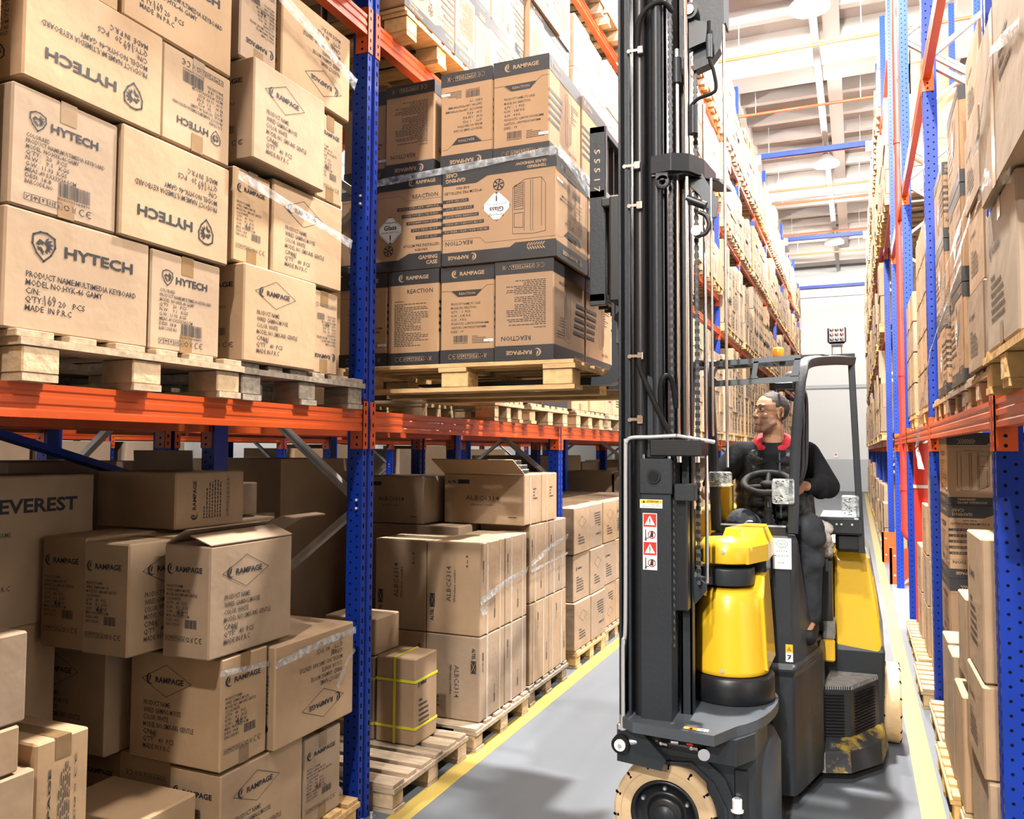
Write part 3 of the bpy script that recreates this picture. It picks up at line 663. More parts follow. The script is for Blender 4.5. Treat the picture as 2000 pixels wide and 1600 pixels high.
def lbeams(k):
    if k == 3: return [L1, L2 - .0, 4.50, L3 + .35, L4]
    return [L1, L2, L3, L4]
LEFT = rack('long left row of pallet racking, blue posts and orange beams, stacked with cartons', XL, 1, 12, lbeams)
def rbeams(k):
    if k < 3: return [L1, LR2]
    if k == 3: return [5.1, 7.2]
    return [L1, 3.75, 5.6, 7.4]
RIGHT = rack('long right row of pallet racking with perforated blue posts, reaching the frame edge', XR, -1, 12, rbeams, D=1.1, tall=False)
rack('second row of racking standing in shade behind the left one', -4.45, -1, 5, lambda k: [L1], D=1.0, group=None)
rack('third row of racking beyond the parallel aisle, seen through the low gap', -7.15, 1, 6, lambda k: [L1, L2], D=1.0)
# rear spine brace in dark blue behind the near bay
b = M(); b.bar((-3.35, 1.9, 1.95), (-3.35, 3.5, 1.50), .03, .085, 'blue', up=(1, 0, 0))
b.build('spine_brace', LEFT)
# shelf labels
def shelf_label(X, y, z, s, txt, parent):
    m = M(); n = s
    def xf(a, b, l): return (X + n*(.0005 + .0004*l), y + (a if s > 0 else -a), z + b)
    draw(m, [('r', 0, 0, .105, .115, 'label_white'), ('t', txt[0], .034, .078, .038, .028, 'ink_on', True), ('t', txt[1], .022, .055, .062, .013, 'ink_on')] + [(q[0], *q[1:5], 'ink_on') for q in barcode(.006, .008, .094, .038, 'ink_on', False)], xf)
    o = m.build('shelf_label', parent); return o
bl = [c for c in LEFT.children if c.name.startswith('beam')]
shelf_label(XL + .006, 2.055 - .09, L1 - .105, 1, ('27', '4 B427'), bl[0])
for y, t in ((4.62, '28'), (7.42, '30')): 
    m = shelf_label(XL + .006, y, L1 - .10, 1, (t, '4 B4' + t), bl[1])
rl = [c for c in RIGHT.children if c.name.startswith('beam')]
shelf_label(XR - .006, 5.35, L1 - .10, -1, ('12', '4 A412'), rl[0])
# blue tie beams across the aisle
for y, lab in ((20.29, 'nearer blue tie beam spanning the aisle between the rack tops'), (28.7, 'farther bright blue tie beam spanning the aisle')):
    b = M(); b.box(XL - .05, XR + .05, y, y + .1, 8.86, 8.98, 'blue')
    for x, d in ((XL + .02, 1), (XR - .02, -1)): b.box(min(x, x + d*.14), max(x, x + d*.14), y - .006, y, 8.72, 8.96, 'galv')
    tag(b.build('tie_beam', origin=(-.87, y, 8.86)), lab, 'beam')
tag(M().box(-2.3, .5, 39.0, 39.1, 9.15, 9.27, 'blue').build('wall_rail', origin=(-.9, 39.05, 9.15)), 'thin dark blue rail fixed high on the far white wall', 'rail')

# ------------------------------------------------------------------ pallets
def pallet_mesh(dx=1.2, dy=.8, wood='wood', seed=0):
    rn = random.Random(seed); m = M(); X, Y = dx/2, dy/2
    for i in range(3):
        y = -Y + .06 + i*(dy - .12)/2
        m.box(-X, X, y - .05, y + .05, 0, .022, wood)
        for j in range(3):
            x = -X + .072 + j*(dx - .145)/2; a = rn.uniform(-.008, .008)
            m.box(x - .07 + a, x + .07 + a, y - .052, y + .052, .022, .10, 'wood_cut' if wood == 'wood' else wood, .004)
    for j in range(3):
        x = -X + .072 + j*(dx - .145)/2; m.box(x - .073 - (.006 if j == 0 else 0), x + .073 + (.006 if j == 2 else 0), -Y, Y, .10, .1222, wood)
    n = 6
    for i in range(n):
        y = -Y + .05 + i*(dy - .10)/(n - 1) + rn.uniform(-.006, .006); w = .052 if i % 2 == 0 else .042
        m.box(-X + rn.uniform(0, .006), X - rn.uniform(0, .006), y - w, y + w, .1222, .144 + rn.uniform(-.002, .0), wood, .002)
    return m.mesh('pallet')
PAL = [pallet_mesh(seed=1), pallet_mesh(seed=2), pallet_mesh(wood='wood_grey', seed=3)]
_plab = set()
def pallet(x, y, z, label, kind=0, rot=0, sc=(1, 1, 1), group=None):
    o = place('pallet', PAL[kind], (x, y, z), rot); o.scale = sc
    return tag(o, label, 'pallet', group)

# ------------------------------------------------------------------ hero cartons, left rack, first shelf, nearest bay
HL = {'+x': ('hytech_large', False)}; HLF = {'+x': ('hytech_large', True)}
HS = {'+x': ('hytech_small', False)}; HSF = {'+x': ('hytech_small', True)}
def hs(f=False, n=False): return {'+x': ('hytech_large' if n else 'hytech_small', f), '-y': ('hytech_small' if n else 'hytech_large', f)}
def ms(large, f=False): return {'+x': ('mouse_large' if large else 'mouse_small', f), '-y': ('mouse_small' if large else 'mouse_large', f)}
xf0 = -2.165
G1 = 'keyboard cartons stacked on the near left shelf'; G2 = 'mouse cartons stacked on the near left shelf'
carton(xf0 - .50, xf0, 1.508, 2.010, 2.101, 2.446, hs(False, True), 'large keyboard carton, bottom of its stack, lion logo upright, above shelf label 27', G1)
carton(xf0 - .50, xf0, 2.016, 2.340, 2.101, 2.440, hs(), 'narrow upright keyboard carton with barcode at bottom right of its pallet', G1, tape='x')
carton(xf0 - .50, xf0, 1.514, 1.872, 2.450, 2.800, hs(), 'upright keyboard carton with barcode, left in the second tier', G1, tape='x')
carton(xf0 - .50, xf0 + .01, 1.880, 2.366, 2.450, 2.815, hs(True, True), 'upside-down large keyboard carton above the narrow barcode carton', G1)
carton(xf0 - .50, xf0 + .01, 1.536, 2.036, 2.822, 3.166, hs(True, True), 'upside-down large keyboard carton at the upper left, third tier', G1)
carton(xf0 - .50, xf0, 2.044, 2.372, 2.828, 3.164, hs(True), 'upside-down narrow keyboard carton beside the mouse cartons, third tier', G1, tape='x')
carton(xf0 - .50, xf0, 1.878, 2.372, 3.172, 3.518, hs(False, True), 'upright large keyboard carton cut by the top edge, fourth tier', G1)
carton(xf0 - .50, xf0 - .01, 1.545, 1.868, 3.172, 3.518, hs(), 'narrow keyboard carton at the top edge left of the large one', G1, tape='x')
for i, (z0, z1) in enumerate(((2.101, 2.446), (2.452, 2.797), (2.803, 3.148), (3.154, 3.50))):
    carton(-2.52, -2.185, 1.0, 1.492, z0, z1, hs(i % 2 == 1, True), 'keyboard carton cut by the left edge, %s tier' % ['bottom', 'second', 'third', 'top'][i], G1)
xr = -2.150
carton(xr - .32, xr + .02, 2.430, 2.876, 2.101, 2.478, ms(True), 'upright mouse carton with diamond logo, bottom of its stack, right of keyboard pallet', G2, tape=None)
carton(xr - .44, xr - .02, 2.884, 3.090, 2.101, 2.468, ms(False, True), 'narrow upside-down mouse carton beside the blue post, bottom tier', G2, tape='x')
carton(xr - .44, xr - .02, 2.404, 2.614, 2.484, 2.850, ms(False), 'narrow upright mouse carton, second tier, left', G2, tape='x')
carton(xr - .32, xr - .01, 2.622, 3.100, 2.484, 2.868, ms(True), 'mouse carton with diamond logo, second tier, touching the blue post side', G2)
carton(xr - .32, xr + .035, 2.440, 2.898, 2.884, 3.284, ms(True), 'mouse carton jutting forward, diamond logo, third tier', G2)
carton(xr - .44, xr - .015, 2.906, 3.104, 2.876, 3.266, ms(False), 'narrow mouse carton right of the jutting one, third tier', G2, tape='x')
carton(xr - .44, xr - .03, 2.430, 2.646, 3.292, 3.672, ms(False, True), 'narrow upside-down mouse carton in stretch film at the top of the stack', G2, tape='x')
carton(xr - .32, xr - .01, 2.655, 3.146, 3.290, 3.688, ms(True, True), 'upside-down mouse carton with diamond logo at the top of the stack', G2)
carton(xr - .44, xr - .03, 2.430, 2.66, 3.678, 3.84, ms(False, True), 'thin mouse carton lying on top of the stack under the upper beam', G2, tape='x')
pallet(-2.13 - .6, 1.985, L1, 'pale wooden pallet under the keyboard cartons', 0, sc=(1, 1.12, 1))
pallet(-2.15 - .6, 2.865, L1, 'weathered grey pallet under the mouse cartons beside the post', 2, sc=(1, 1.05, 1))
pallet(-2.17 - .6, 1.08, L1, 'pallet cut by the left edge on the near shelf', 0)

# ------------------------------------------------------------------ near bay, on the floor
G3 = 'mouse cartons piled on the floor under the near left shelf'; xg = -2.2
carton(xg - .255, xg, 2.440, 2.926, .146, .548, ms(True), 'large mouse carton lowest in the floor pile, diamond logo facing the aisle', G3)
carton(xg - .45, xg, 2.934, 3.205, .146, .518, ms(False), 'narrow mouse carton lowest in the floor pile, next to the blue post', G3, tape='x')
carton(xg - .53, xg - .265, 2.45, 2.93, .146, .56, {'-y': ('mouse_small', True)}, 'upside-down mouse carton lowest in pile, left of the diamond one', G3)
carton(xg - .46, xg, 2.430, 2.688, .560, .978, ms(False), 'mouse carton at the pile corner, second tier, carrying black film lines', G3, tape='x')
carton(xg - .34, xg + .03, 2.702, 3.255, .552, .968, ms(True, True), 'upside-down mouse carton with sunlit top beside the blue post', G3)
carton(-3.20, -2.72, 2.37, 2.72, .56, .985, {'-y': ('mouse_large', False)}, 'mouse carton in deep shade, second tier, left of the corner one', G3)
e = carton(xg - .225, xg, 2.358, 2.832, .988, 1.405, {'+x': ('mouse_large', False), '-y': ('mouse_small', False)}, 'mouse carton with its lid flaps half open on top of the pile', G3)
fl = M(); cx = xg - .1125
fl.add([(xg, 2.36, 1.408), (xg, 2.83, 1.408), (xg - .10, 2.83, 1.445), (xg - .10, 2.36, 1.44), (xg, 2.36, 1.412), (xg, 2.83, 1.412), (xg - .10, 2.83, 1.449), (xg - .10, 2.36, 1.444)], [(0, 1, 2, 3), (4, 5, 6, 7), (0, 1, 5, 4), (1, 2, 6, 5), (2, 3, 7, 6), (3, 0, 4, 7)], 'cardboard')
pts = [(xg - .225 - .0*i, 1.408) for i in range(1)]
cv = [(-.225, 1.408), (-.17, 1.435), (-.11, 1.47), (-.05, 1.485), (.0, 1.48)]
top = [(xg + a, z) for a, z in cv]; poly = top + [(a, z - .004) for a, z in reversed(top)]
fl.prism(poly, 'y', 2.84, 3.06, 'cardboard'); fl.prism([(xg - .225, 1.406), (xg - .215, 1.406), (xg - .12, 1.46), (xg - .125, 1.464)], 'y', 2.36, 2.83, 'cardboard')
f = fl.build('carton_flap', origin=(0, 0, 0)); f.parent = e; f.matrix_parent_inverse = e.matrix_basis.inverted(); 
carton(-2.70, -2.468, 2.235, 2.69, 1.0, 1.415, {'+x': ('mouse_large', False), '-y': ('mouse_small', False)}, 'mouse carton next to the open one, third tier of the floor pile', G3, tape='x', )
carton(-2.945, -2.708, 2.25, 2.70, 1.0, 1.425, {'-y': ('mouse_small', False)}, 'taped mouse carton second left of the open one', G3)
carton(-3.05, -2.60, 2.58, 2.99, 1.43, 1.668, {'+x': ('mouse_rot', False), '-y': ('plain', False)}, 'carton lying on its side with sideways lettering, topmost of the floor pile', G3)
for x0, z0 in ((-2.98, .146), (-3.24, .146)): carton(x0, x0 + .245, 2.46, 2.9, z0, z0 + .40, {'-y': ('mouse_small', False)}, 'mouse carton in the dark bottom row of the pile, %s' % ('inner' if x0 > -3.1 else 'innermost'), G3)
pallet(-2.17 - .6, 2.92, 0, 'pallet on the floor under the near pile of mouse cartons', 0)
G4 = 'brown cartons in the dark lower left corner'
carton(-2.78, -2.28, 1.12, 1.705, .962, 1.225, {}, 'plain carton at the left edge, topmost of the lower left stack', G4)
carton(-2.78, -2.275, 1.12, 1.685, .822, .956, {}, 'flat plain carton at the left edge, middle of the lower left stack', G4)
carton(-2.76, -2.27, 1.12, 1.735, .146, .816, {}, 'big plain carton at the left edge, bottom of the lower left stack', G4)
carton(-2.76, -2.285, 1.745, 1.93, .325, .875, {'+x': ('mouse_rot', False)}, 'carton with sideways lettering right of the lower left stack', G4, tape='x')
carton(-2.76, -2.275, 1.745, 1.935, .146, .32, {}, 'low carton under the one with sideways lettering', G4)
carton(-2.70, -2.28, 1.945, 2.40, .146, .49, {}, 'plain carton at the bottom edge between the two lower left stacks', G4)
carton(-3.35, -2.97, 1.85, 2.50, 1.08, 1.66, {"+x": ("everest", False)}, 'dark shaded carton with mountain logo and large black lettering', G4)
carton(-3.35, -2.98, 1.85, 2.35, .60, 1.095, {}, 'shaded carton below the mountain logo carton', G4)
carton(-3.35, -2.98, 1.85, 2.35, .1, .595, {}, 'shaded carton at the foot of the mountain logo stack', G4)
pallet(-2.75, 1.3, 0, 'pallet under the lower left stack', 1)
G5 = 'shaded cartons at the back of the near bay'
o5 = carton(-3.16, -2.80, 3.30 - .42, 3.32, 1.44, 1.60, {'-y': ('plain', False)}, 'dark open carton behind the pile with one flap raised', G5)
b = M().add([(-3.16, 2.88, 1.60), (-2.80, 2.88, 1.60), (-2.79, 2.86, 1.76), (-3.15, 2.86, 1.76), (-3.16, 2.885, 1.60), (-2.80, 2.885, 1.60), (-2.79, 2.865, 1.76), (-3.15, 2.865, 1.76)], [(0, 1, 2, 3), (4, 5, 6, 7), (1, 2, 6, 5), (2, 3, 7, 6), (3, 0, 4, 7)], 'cardboard')
f = b.build('carton_flap'); f.parent = o5; f.matrix_parent_inverse = o5.matrix_basis.inverted()
for x0, z0, z1, d, lab in ((-3.07, 1.0, 1.435, 'everest_small', 'shaded carton with small round logo behind the open flap carton'), (-2.64, 1.05, 1.50, 'gen', 'shaded carton just left of the blue post, top'), (-2.64, .60, 1.045, 'gen_mark', 'shaded carton just left of the blue post, middle')):
    carton(x0, x0 + .40, 2.90 if x0 < -3 else 3.34 - .40, 3.30, z0, z1, {'-y': (d, False), '+x': ('gen', False)}, lab, G5) if x0 < -3 else None
# ------------------------------------------------------------------ the load on the forks
LY = 3.72; GL = 'computer case cartons on the lifted pallet'
def case(x0, x1, y0, y1, z0, z1, d, f, side, sf, lab, tape=None): return carton(x0, x1, y0, y1, z0, z1, {'-y': (d, f), '+x': (side, sf)}, lab, GL, base='cardboard_print', rot=0, tape=tape)
case(-1.668, -1.352, LY, LY + .49, 2.212, 2.712, 'case_spec', True, 'case_side', True, 'lifted load, bottom right carton, upside-down specification text')
case(-1.980, -1.676, LY + .01, LY + .50, 2.212, 2.712, 'case_info', False, 'case_side', False, 'lifted load, bottom middle carton with upright product information')
case(-2.292, -1.986, LY, LY + .50, 2.212, 2.712, 'case_spec', False, 'case_side', False, 'lifted load, bottom left carton with upright specification text')
case(-2.60, -2.298, LY, LY + .50, 2.212, 2.712, 'case_info', False, 'case_side', False, 'lifted load, bottom carton half hidden by the blue post')
case(-1.966, -1.336, LY - .01, LY + .49, 2.718, 3.218, 'case_wide', True, 'case_info', True, 'lifted load, middle tier, wide upside-down carton with white glass diamond')
case(-2.60, -1.976, LY, LY + .50, 2.718, 3.218, 'case_wide', False, 'case_side', False, 'lifted load, middle tier, upright wide carton behind the blue post')
case(-1.682, -1.378, LY, LY + .50, 3.226, 3.744, 'case_info', False, 'case_side', False, 'lifted load, top right carton, upright logo on black band')
case(-1.990, -1.690, LY + .012, LY + .51, 3.226, 3.744, 'case_info', True, 'case_side', False, 'lifted load, top middle carton, upside-down product information')
case(-2.320, -2.022, LY, LY + .50, 3.222, 3.724, 'case_spec', True, 'case_side', True, 'lifted load, top left carton, upside-down specification text')
case(-2.60, -2.326, LY + .02, LY + .52, 3.222, 3.72, 'case_info', False, 'case_side', True, 'lifted load, top carton mostly hidden by the blue post')
for i, (z0, z1, dx) in enumerate(((2.212, 2.712, .0), (2.718, 3.218, .014), (3.226, 3.744, -.02))):
    case(-1.98 + dx, -1.352 + dx, LY + .515, LY + 1.01, z0, z1, 'plain', False, 'case_side' if i != 1 else 'case_info', i == 1, 'lifted load, rear column, %s tier carton facing the mast' % ['bottom', 'middle', 'top'][i])
LIFTP = pallet(-1.90, LY + .485, 2.066, 'wooden pallet lifted on the forks under the computer case cartons', 1, sc=(1.09, 1.24, 1))

# ------------------------------------------------------------------ second bay, on the floor
GA = 'cartons with large sideways lettering in the second bay'
ya = 4.47; xa = -2.09
for i, (x0, x1) in enumerate(((xa - .365, xa), (xa - .735, xa - .37))):
    for j, (z0, z1) in enumerate(((.146, .645), (.65, 1.205))):
        carton(x0, x1, ya, ya + .37, z0, z1, {'-y': ('albc', False) if j else ('albc', True), '+x': ('albc_end', False)}, 'carton with sideways lettering, %s tier, %s column of the second bay stack' % (('bottom', 'upper')[j], ('aisle-side', 'inner')[i]), GA, rot=0)
        if i == 0: carton(x0, x1, ya + .376, ya + .745, z0, z1, {'+x': ('albc_end', False)}, 'pale taped carton end, %s tier, right part of the sideways lettered stack' % ('bottom', 'upper')[j], GA, rot=0)
for j, (z0, z1) in enumerate(((.146, .70), (.705, 1.245))):
    for i, y in enumerate((5.30, 5.685)):
        carton(-2.48, -2.10, y, y + .378, z0, z1, {'-y': ('albc', j == 0), '+x': ('albc_end', j == 0)}, 'pale carton end, %s tier, %s column of the second pallet in the second bay' % (('bottom', 'upper')[j], ('near', 'far')[i]), GA, rot=0)
ob = carton(-2.72, -2.10, 5.20, 5.52, 1.25, 1.60, {'-y': ('albc_flat', False), '+x': ('gen_strip', False)}, 'open carton with flaps up and thin boxes inside, on the pale stack', GA, rot=0)
carton(-2.60, -2.10, 5.53, 5.85, 1.25, 1.60, {'+x': ('gen_strip', False)}, 'closed carton right behind the open one with flaps', GA, rot=0)
b = M().add([(-2.72, 5.20, 1.60), (-2.10, 5.20, 1.60), (-2.14, 5.08, 1.70), (-2.76, 5.08, 1.70), (-2.72, 5.205, 1.60), (-2.10, 5.205, 1.60), (-2.14, 5.085, 1.705), (-2.76, 5.085, 1.705)], [(0, 1, 2, 3), (4, 5, 6, 7), (0, 1, 5, 4), (1, 2, 6, 5), (2, 3, 7, 6), (3, 0, 4, 7)], 'cardboard')
f = b.build('carton_flap'); f.parent = ob; f.matrix_parent_inverse = ob.matrix_basis.inverted()
for i, (x, y, z) in enumerate(((-2.13, 5.27, 1.602), (-2.17, 5.40, 1.602), (-2.15, 5.30, 1.634), (-2.19, 5.42, 1.634), (-2.20, 5.33, 1.666))):
    k = M(); k.box(x - .35, x, y - .055, y + .055, z, z + .03, 'step_grey', .002); k.box(x - .0, x + .001, y - .05, y + .05, z + .004, z + .026, 'band')
    tag(k.build('slim_box', origin=(x, y, z)), 'slim grey keyboard box, %s of the few on the open carton' % ['lowest near', 'lowest far', 'middle near', 'middle far', 'topmost'][i], 'box', 'slim boxes on the open carton')
carton(-3.28, -2.78, 5.0, 5.5, 1.25, 1.58, {'-y': ('albc_flat', False)}, 'shaded carton with faint lettering left of the open flap carton', GA, rot=0)
for j, (z0, z1) in enumerate(((.146, .70), (.705, 1.245))): carton(-3.25, -2.50, 5.0, 5.6, z0, z1, {'-y': ('plain', False)}, 'big shaded carton behind the lettered stack, %s tier' % ('bottom', 'upper')[j], GA, rot=0)
pallet(-2.07 - .6, 4.80, 0, 'pallet on the floor under the sideways lettered cartons', 1, sc=(1, 1.05, 1))
pallet(-2.09 - .6, 5.68, 0, 'pallet on the floor under the second pale stack', 2)
pallet(-2.09 - .6, 3.90, 0, 'half-empty slatted pallet beside the foot of the blue post', 1, sc=(1, 1.02, 1))
GS = 'cartons with yellow straps in the second bay'
def strapped(x0, x1, y0, y1, z0, z1, lab):
    o = carton(x0, x1, y0, y1, z0, z1, {'+x': ('gen', False)}, lab, GS, rot=0)
    s = M(); e = .003; dx, dy, dz = x1 - x0, y1 - y0, z1 - z0
    for z in (dz*.18, dz*.72):
        s.box(-dx/2 - e, dx/2 + e, -dy/2 - e, dy/2 + e, z, z + .014, 'strap_yellow')
    s.box(-.012, .002, -dy/2 - e*1.3, dy/2 + e*1.3, .001, dz + e, 'strap_yellow')
    p = place('strap', s.mesh('strap'), (0, 0, 0), 0, o); return o
strapped(-2.50, -2.252, 3.98, 4.235, .146, .615, 'small brown carton with yellow straps on the half-empty pallet')
strapped(-2.80, -2.515, 3.98, 4.235, .146, .60, 'yellow strapped carton mostly hidden behind the blue post')
carton(-2.86, -2.515, 3.99, 4.25, .606, .81, {}, 'plain carton on the hidden yellow strapped one', GS)

# ------------------------------------------------------------------ right rack, hand placed
GR = 'cartons on the right rack, nearest bays'
def rc(x0, x1, y0, y1, z0, z1, fy, fx, lab, base='cardboard', tape=None, rot=None): return carton(x0, x1, y0, y1, z0, z1, {k: v for k, v in (('-y', fy), ('-x', fx)) if v}, lab, GR, base=base, tape=tape, rot=rot)
rc(.395, .95, 2.46, 3.00, 2.085, 2.52, ('gen', False), ('gen', False), 'pale scuffed carton jutting past the right rack edge, lower of two', 'cardboard_pale', 'x')
rc(.375, .95, 2.16, 2.90, 2.526, 3.04, ('gen', False), ('gen_strip', False), 'huge pale carton at the right edge, film straps across it', 'cardboard_pale', 'y')
rc(.40, .95, 2.10, 2.80, 3.046, 3.60, None, ('gen', False), 'topmost pale carton at the right edge, cut by the frame', 'cardboard_pale')
pallet(1.0, 2.72, L1, 'wooden pallet under the pale cartons at the right edge', 1)
zz = [2.101, 2.44, 2.79, 3.13, 3.48]
for i in range(4): rc(.455 + .01*(i % 2), .93, 3.56 + .02*(i % 2), 4.02, zz[i], zz[i + 1] - .006, ('gen_mark', False), ('gen', False), 'mouse carton stack just behind the near right post, %s tier' % ['bottom', 'second', 'third', 'top'][i])
for i in range(3):
    rc(.47, .90, 4.34, 4.84, 2.101 + i*.475, 2.57 + i*.475, ('case_spec', i == 1), ('case_wide', i % 2 == 0), 'black-banded case carton, %s tier, first stack on the right rack' % ['bottom', 'middle', 'top'][i], 'cardboard_print', rot=0)
    rc(.47, .90, 5.15, 5.65, 2.101 + i*.44, 2.535 + i*.44, ('case_wide', i != 1), ('case_wide', i % 2 == 1), 'black-banded case carton, %s tier, second stack on the right rack' % ['bottom', 'middle', 'top'][i], 'cardboard_print', rot=0)
for i in range(5):
    for j, y in enumerate((6.45, 6.95, 7.9, 8.4)):
        if i == 4 and j > 1: continue
        rc(.47, .95, y, y + .46, 2.101 + i*.27, 2.364 + i*.27, ('plain_tape', False), ('plain_tape', False), 'plain taped carton, third right bay, %s tier, %s stack' % (['bottom', 'second', 'third', 'fourth', 'top'][i], ['nearest', 'second', 'third', 'farthest'][j]))
for y, l, k in ((3.86, 'pallet under the mouse stack behind the near right post', 1), (4.72, 'grey pallet under the black-banded cartons, right rack', 2), (5.58, 'yellowish pallet under the second black-banded stack, right rack', 0), (6.75, 'pallet near the far end of right shelf, third bay', 1), (8.2, 'last pallet on the right shelf before the red pipe', 0)): pallet(1.07, y, L1, l, k)
# low right
rc(.44, .86, 3.65, 4.10, .875, 1.43, None, ('gen', False), 'plain carton standing tall behind the near right post, topmost of low stack', tape='y')
rc(.43, .86, 3.62, 4.10, .52, .87, None, ('gen', False), 'plain carton low behind the near right post, second tier', tape='y')
rc(.44, .86, 3.60, 4.10, .146, .515, None, None, 'plain carton low behind the near right post, bottom tier', tape='y')
rc(.445, .76, 4.25, 4.56, .72, 1.10, None, None, 'short taped carton left of the tall plain one, lower right', tape='y')
rc(.425, .74, 4.25, 4.60, .146, .66, ('canopy', False), None, 'tall narrow carton with black lettering by the aisle, lower right')
rc(.50, .70, 4.30, 4.5, .662, .716, None, None, 'thin flat box lying on the lettered carton, lower right')
rc(.425, .66, 4.66, 4.92, .146, .75, None, ('plain', False), 'plain upright carton just behind the black lettered carton, lower right')
rc(.43, .66, 4.95, 5.25, .146, .76, ('plain', False), None, 'tall plain carton, farthest of the lower right group by the aisle')
for i in range(4):
    rc(.50, 1.10, 5.55, 6.05, .146 + i*.435, .578 + i*.435, ('case_wide', i % 2 == 0), ('case_info', False), 'shaded case carton low in the right rack, %s tier, aisle side' % ['bottom', 'second', 'third', 'top'][i], 'cardboard_print', rot=0)
    rc(1.105, 1.60, 5.55, 6.05, .146 + i*.435, .578 + i*.435, ('case_side', i % 2 == 1), None, 'shaded case carton low in the right rack, %s tier, inner side' % ['bottom', 'second', 'third', 'top'][i], 'cardboard_print', rot=0)
for i in range(4):
    for j, y in enumerate((6.6, 7.3, 8.0)):
        if i > 3 - j: continue
        rc(.50, .95, y, y + .44, .146 + i*.40, .54 + i*.40, ('plain_tape', False), ('gen_strip', False), 'plain carton on the floor, third right bay, %s tier, %s stack' % (['bottom', 'second', 'third', 'top'][i], ['near', 'middle', 'far'][j]))
for i, y in enumerate((3.95, 4.85, 5.70, 6.75, 7.65, 8.5)): pallet(1.02 - (.03 if i in (1, 3) else 0), y, 0, 'pallet on the floor along the right rack, %s from the near post' % ['first', 'second', 'third', 'fourth', 'fifth', 'sixth'][i], i % 2)
pallet(.98, 3.2, 0, 'pallet half hidden at the foot of the near right post', 1, sc=(1, .6, 1))

# ------------------------------------------------------------------ everything else on the shelves
TYPES = {   # columns (widths), tier height, designs, base
    'mouse': ([.42, .42], .385, ['gen_mark', 'gen'], 'cardboard'), 'mouse2': ([.24, .36, .24], .40, ['gen', 'gen_mark', 'gen'], 'cardboard'),
    'key': ([.50, .34], .345, ['hytech_large', 'hytech_small'], 'cardboard'), 'case': ([.29, .29, .29], .50, ['case_info', 'case_spec', 'case_info'], 'cardboard_print'),
    'casew': ([.58, .28], .48, ['case_wide', 'case_spec'], 'cardboard_print'), 'plain': ([.43, .43], .33, ['plain_tape', 'gen_strip'], 'cardboard'),
    'pale': ([.43, .43], .46, ['gen_strip', 'gen'], 'cardboard_pale'), 'tall': ([.29, .29, .29], .62, ['gen', 'gen_strip', 'plain'], 'cardboard')}
ORD = ['first', 'second', 'third', 'fourth', 'fifth', 'sixth', 'seventh', 'eighth', 'ninth', 'tenth', 'eleventh', 'twelfth', 'thirteenth', 'fourteenth']
FILL = []; PALS = []; rg = random.Random(5)
def load(side, bay, lev, z, yc, hmax, typ=None, slot=0, xoff=0.0, mass_only=False):
    typ = typ or rg.choice(['mouse', 'mouse2', 'key', 'case', 'casew', 'plain', 'mouse', 'pale', 'tall', 'plain'])
    ws, th, ds, base = TYPES[typ]; n = max(1, int((hmax - .02)/th)); 
    if n > 2 and rg.random() < .3: n -= 1
    sgn = 1 if side == 'left' else -1; xf = (XL + .06 if side == 'left' else XR - .045) + xoff + sgn*rg.uniform(-.02, .02)
    tot = sum(ws); y0 = yc - tot/2
    PALS.append((side, bay, lev, slot, xf - sgn*.605 + sgn*.02, yc, z, mass_only))
    for t in range(n):
        y = y0 + rg.uniform(-.012, .012); order = list(range(len(ws)))
        if t % 2: order.reverse()
        for ci, c in enumerate(order):
            a, b = y + .003, y + ws[c] - .003; y += ws[c]; j = rg.uniform(-.015, .015)
            xa_, xb_ = (xf - .48 + j, xf + j) if side == 'left' else (xf + j, xf + .48 + j)
            FILL.append(dict(side=side, bay=bay, lev=lev, slot=slot, tier=t, col=ci, x=(xa_, xb_), y=(a, b), z=(z + .146 + t*th, z + .146 + (t + 1)*th - .004), d=ds[c], base=base, flip=rg.random() < .3, last=t == n - 1, mo=mass_only))
            xa2, xb2 = (xf - 1.10, xf - .50) if side == 'left' else (xf + .50, xf + 1.10)
            FILL.append(dict(side=side, mo=True, x=(xa2, xb2), y=(a, b), z=(z + .146 + t*th, z + .146 + (t + 1)*th - .004)))
def slots(k): return [YP + BAY*k + .09 + .43 + i*.895 for i in range(3)]
for k in range(0, 12):
    for i, y in enumerate(slots(k)):
        if k >= 1 or (k == 0 and i > 1): 
            load('left', k, 1, L1, y, 1.62 if k > 0 else 1.6, 'case' if k == 0 else None, i)
        if k >= 1: load('left', k, 0, 0, y, rg.choice((1.5, 1.2, 1.65)), 'mouse' if k == 1 else None, i)
        if k == 3:
            load('left', k, 2, 4.50, y, 1.0, None, i); load('left', k, 3, L3 + .35, y, 1.1, None, i)
        else:
            load('left', k, 2, L2, y, 1.55, {0: 'casew', 1: 'pale'}.get(k), i); load('left', k, 3, L3, y, 1.4, None, i)
        load('left', k, 4, L4, y, rg.choice((1.1, 1.45)), None, i)
for i, y in enumerate(slots(-1)): load('left', -1, 2, L2, y, 1.5, None, i, xoff=.20, mass_only=True)  # unseen upper loads, pushed forward to shade the top cartons below
for k in range(4, 12):
    for i, y in enumerate(slots(k)):
        load('right', k, 0, 0, y, rg.choice((1.2, 1.5)), None, i)
        for lv, z, h in ((1, L1, 1.5), (2, 3.75, 1.5), (3, 5.6, 1.5), (4, 7.4, 1.2)): load('right', k, lv, z, y, h, None, i)
for i, y in enumerate(slots(3)): load('right', 3, 3, 5.1, y, 1.6, None, i)
pallet(XL + .06 - .6, 5.0, L1, 'narrow empty pallet on the shelf beneath the lifted load', 0, sc=(1, .62, 1))
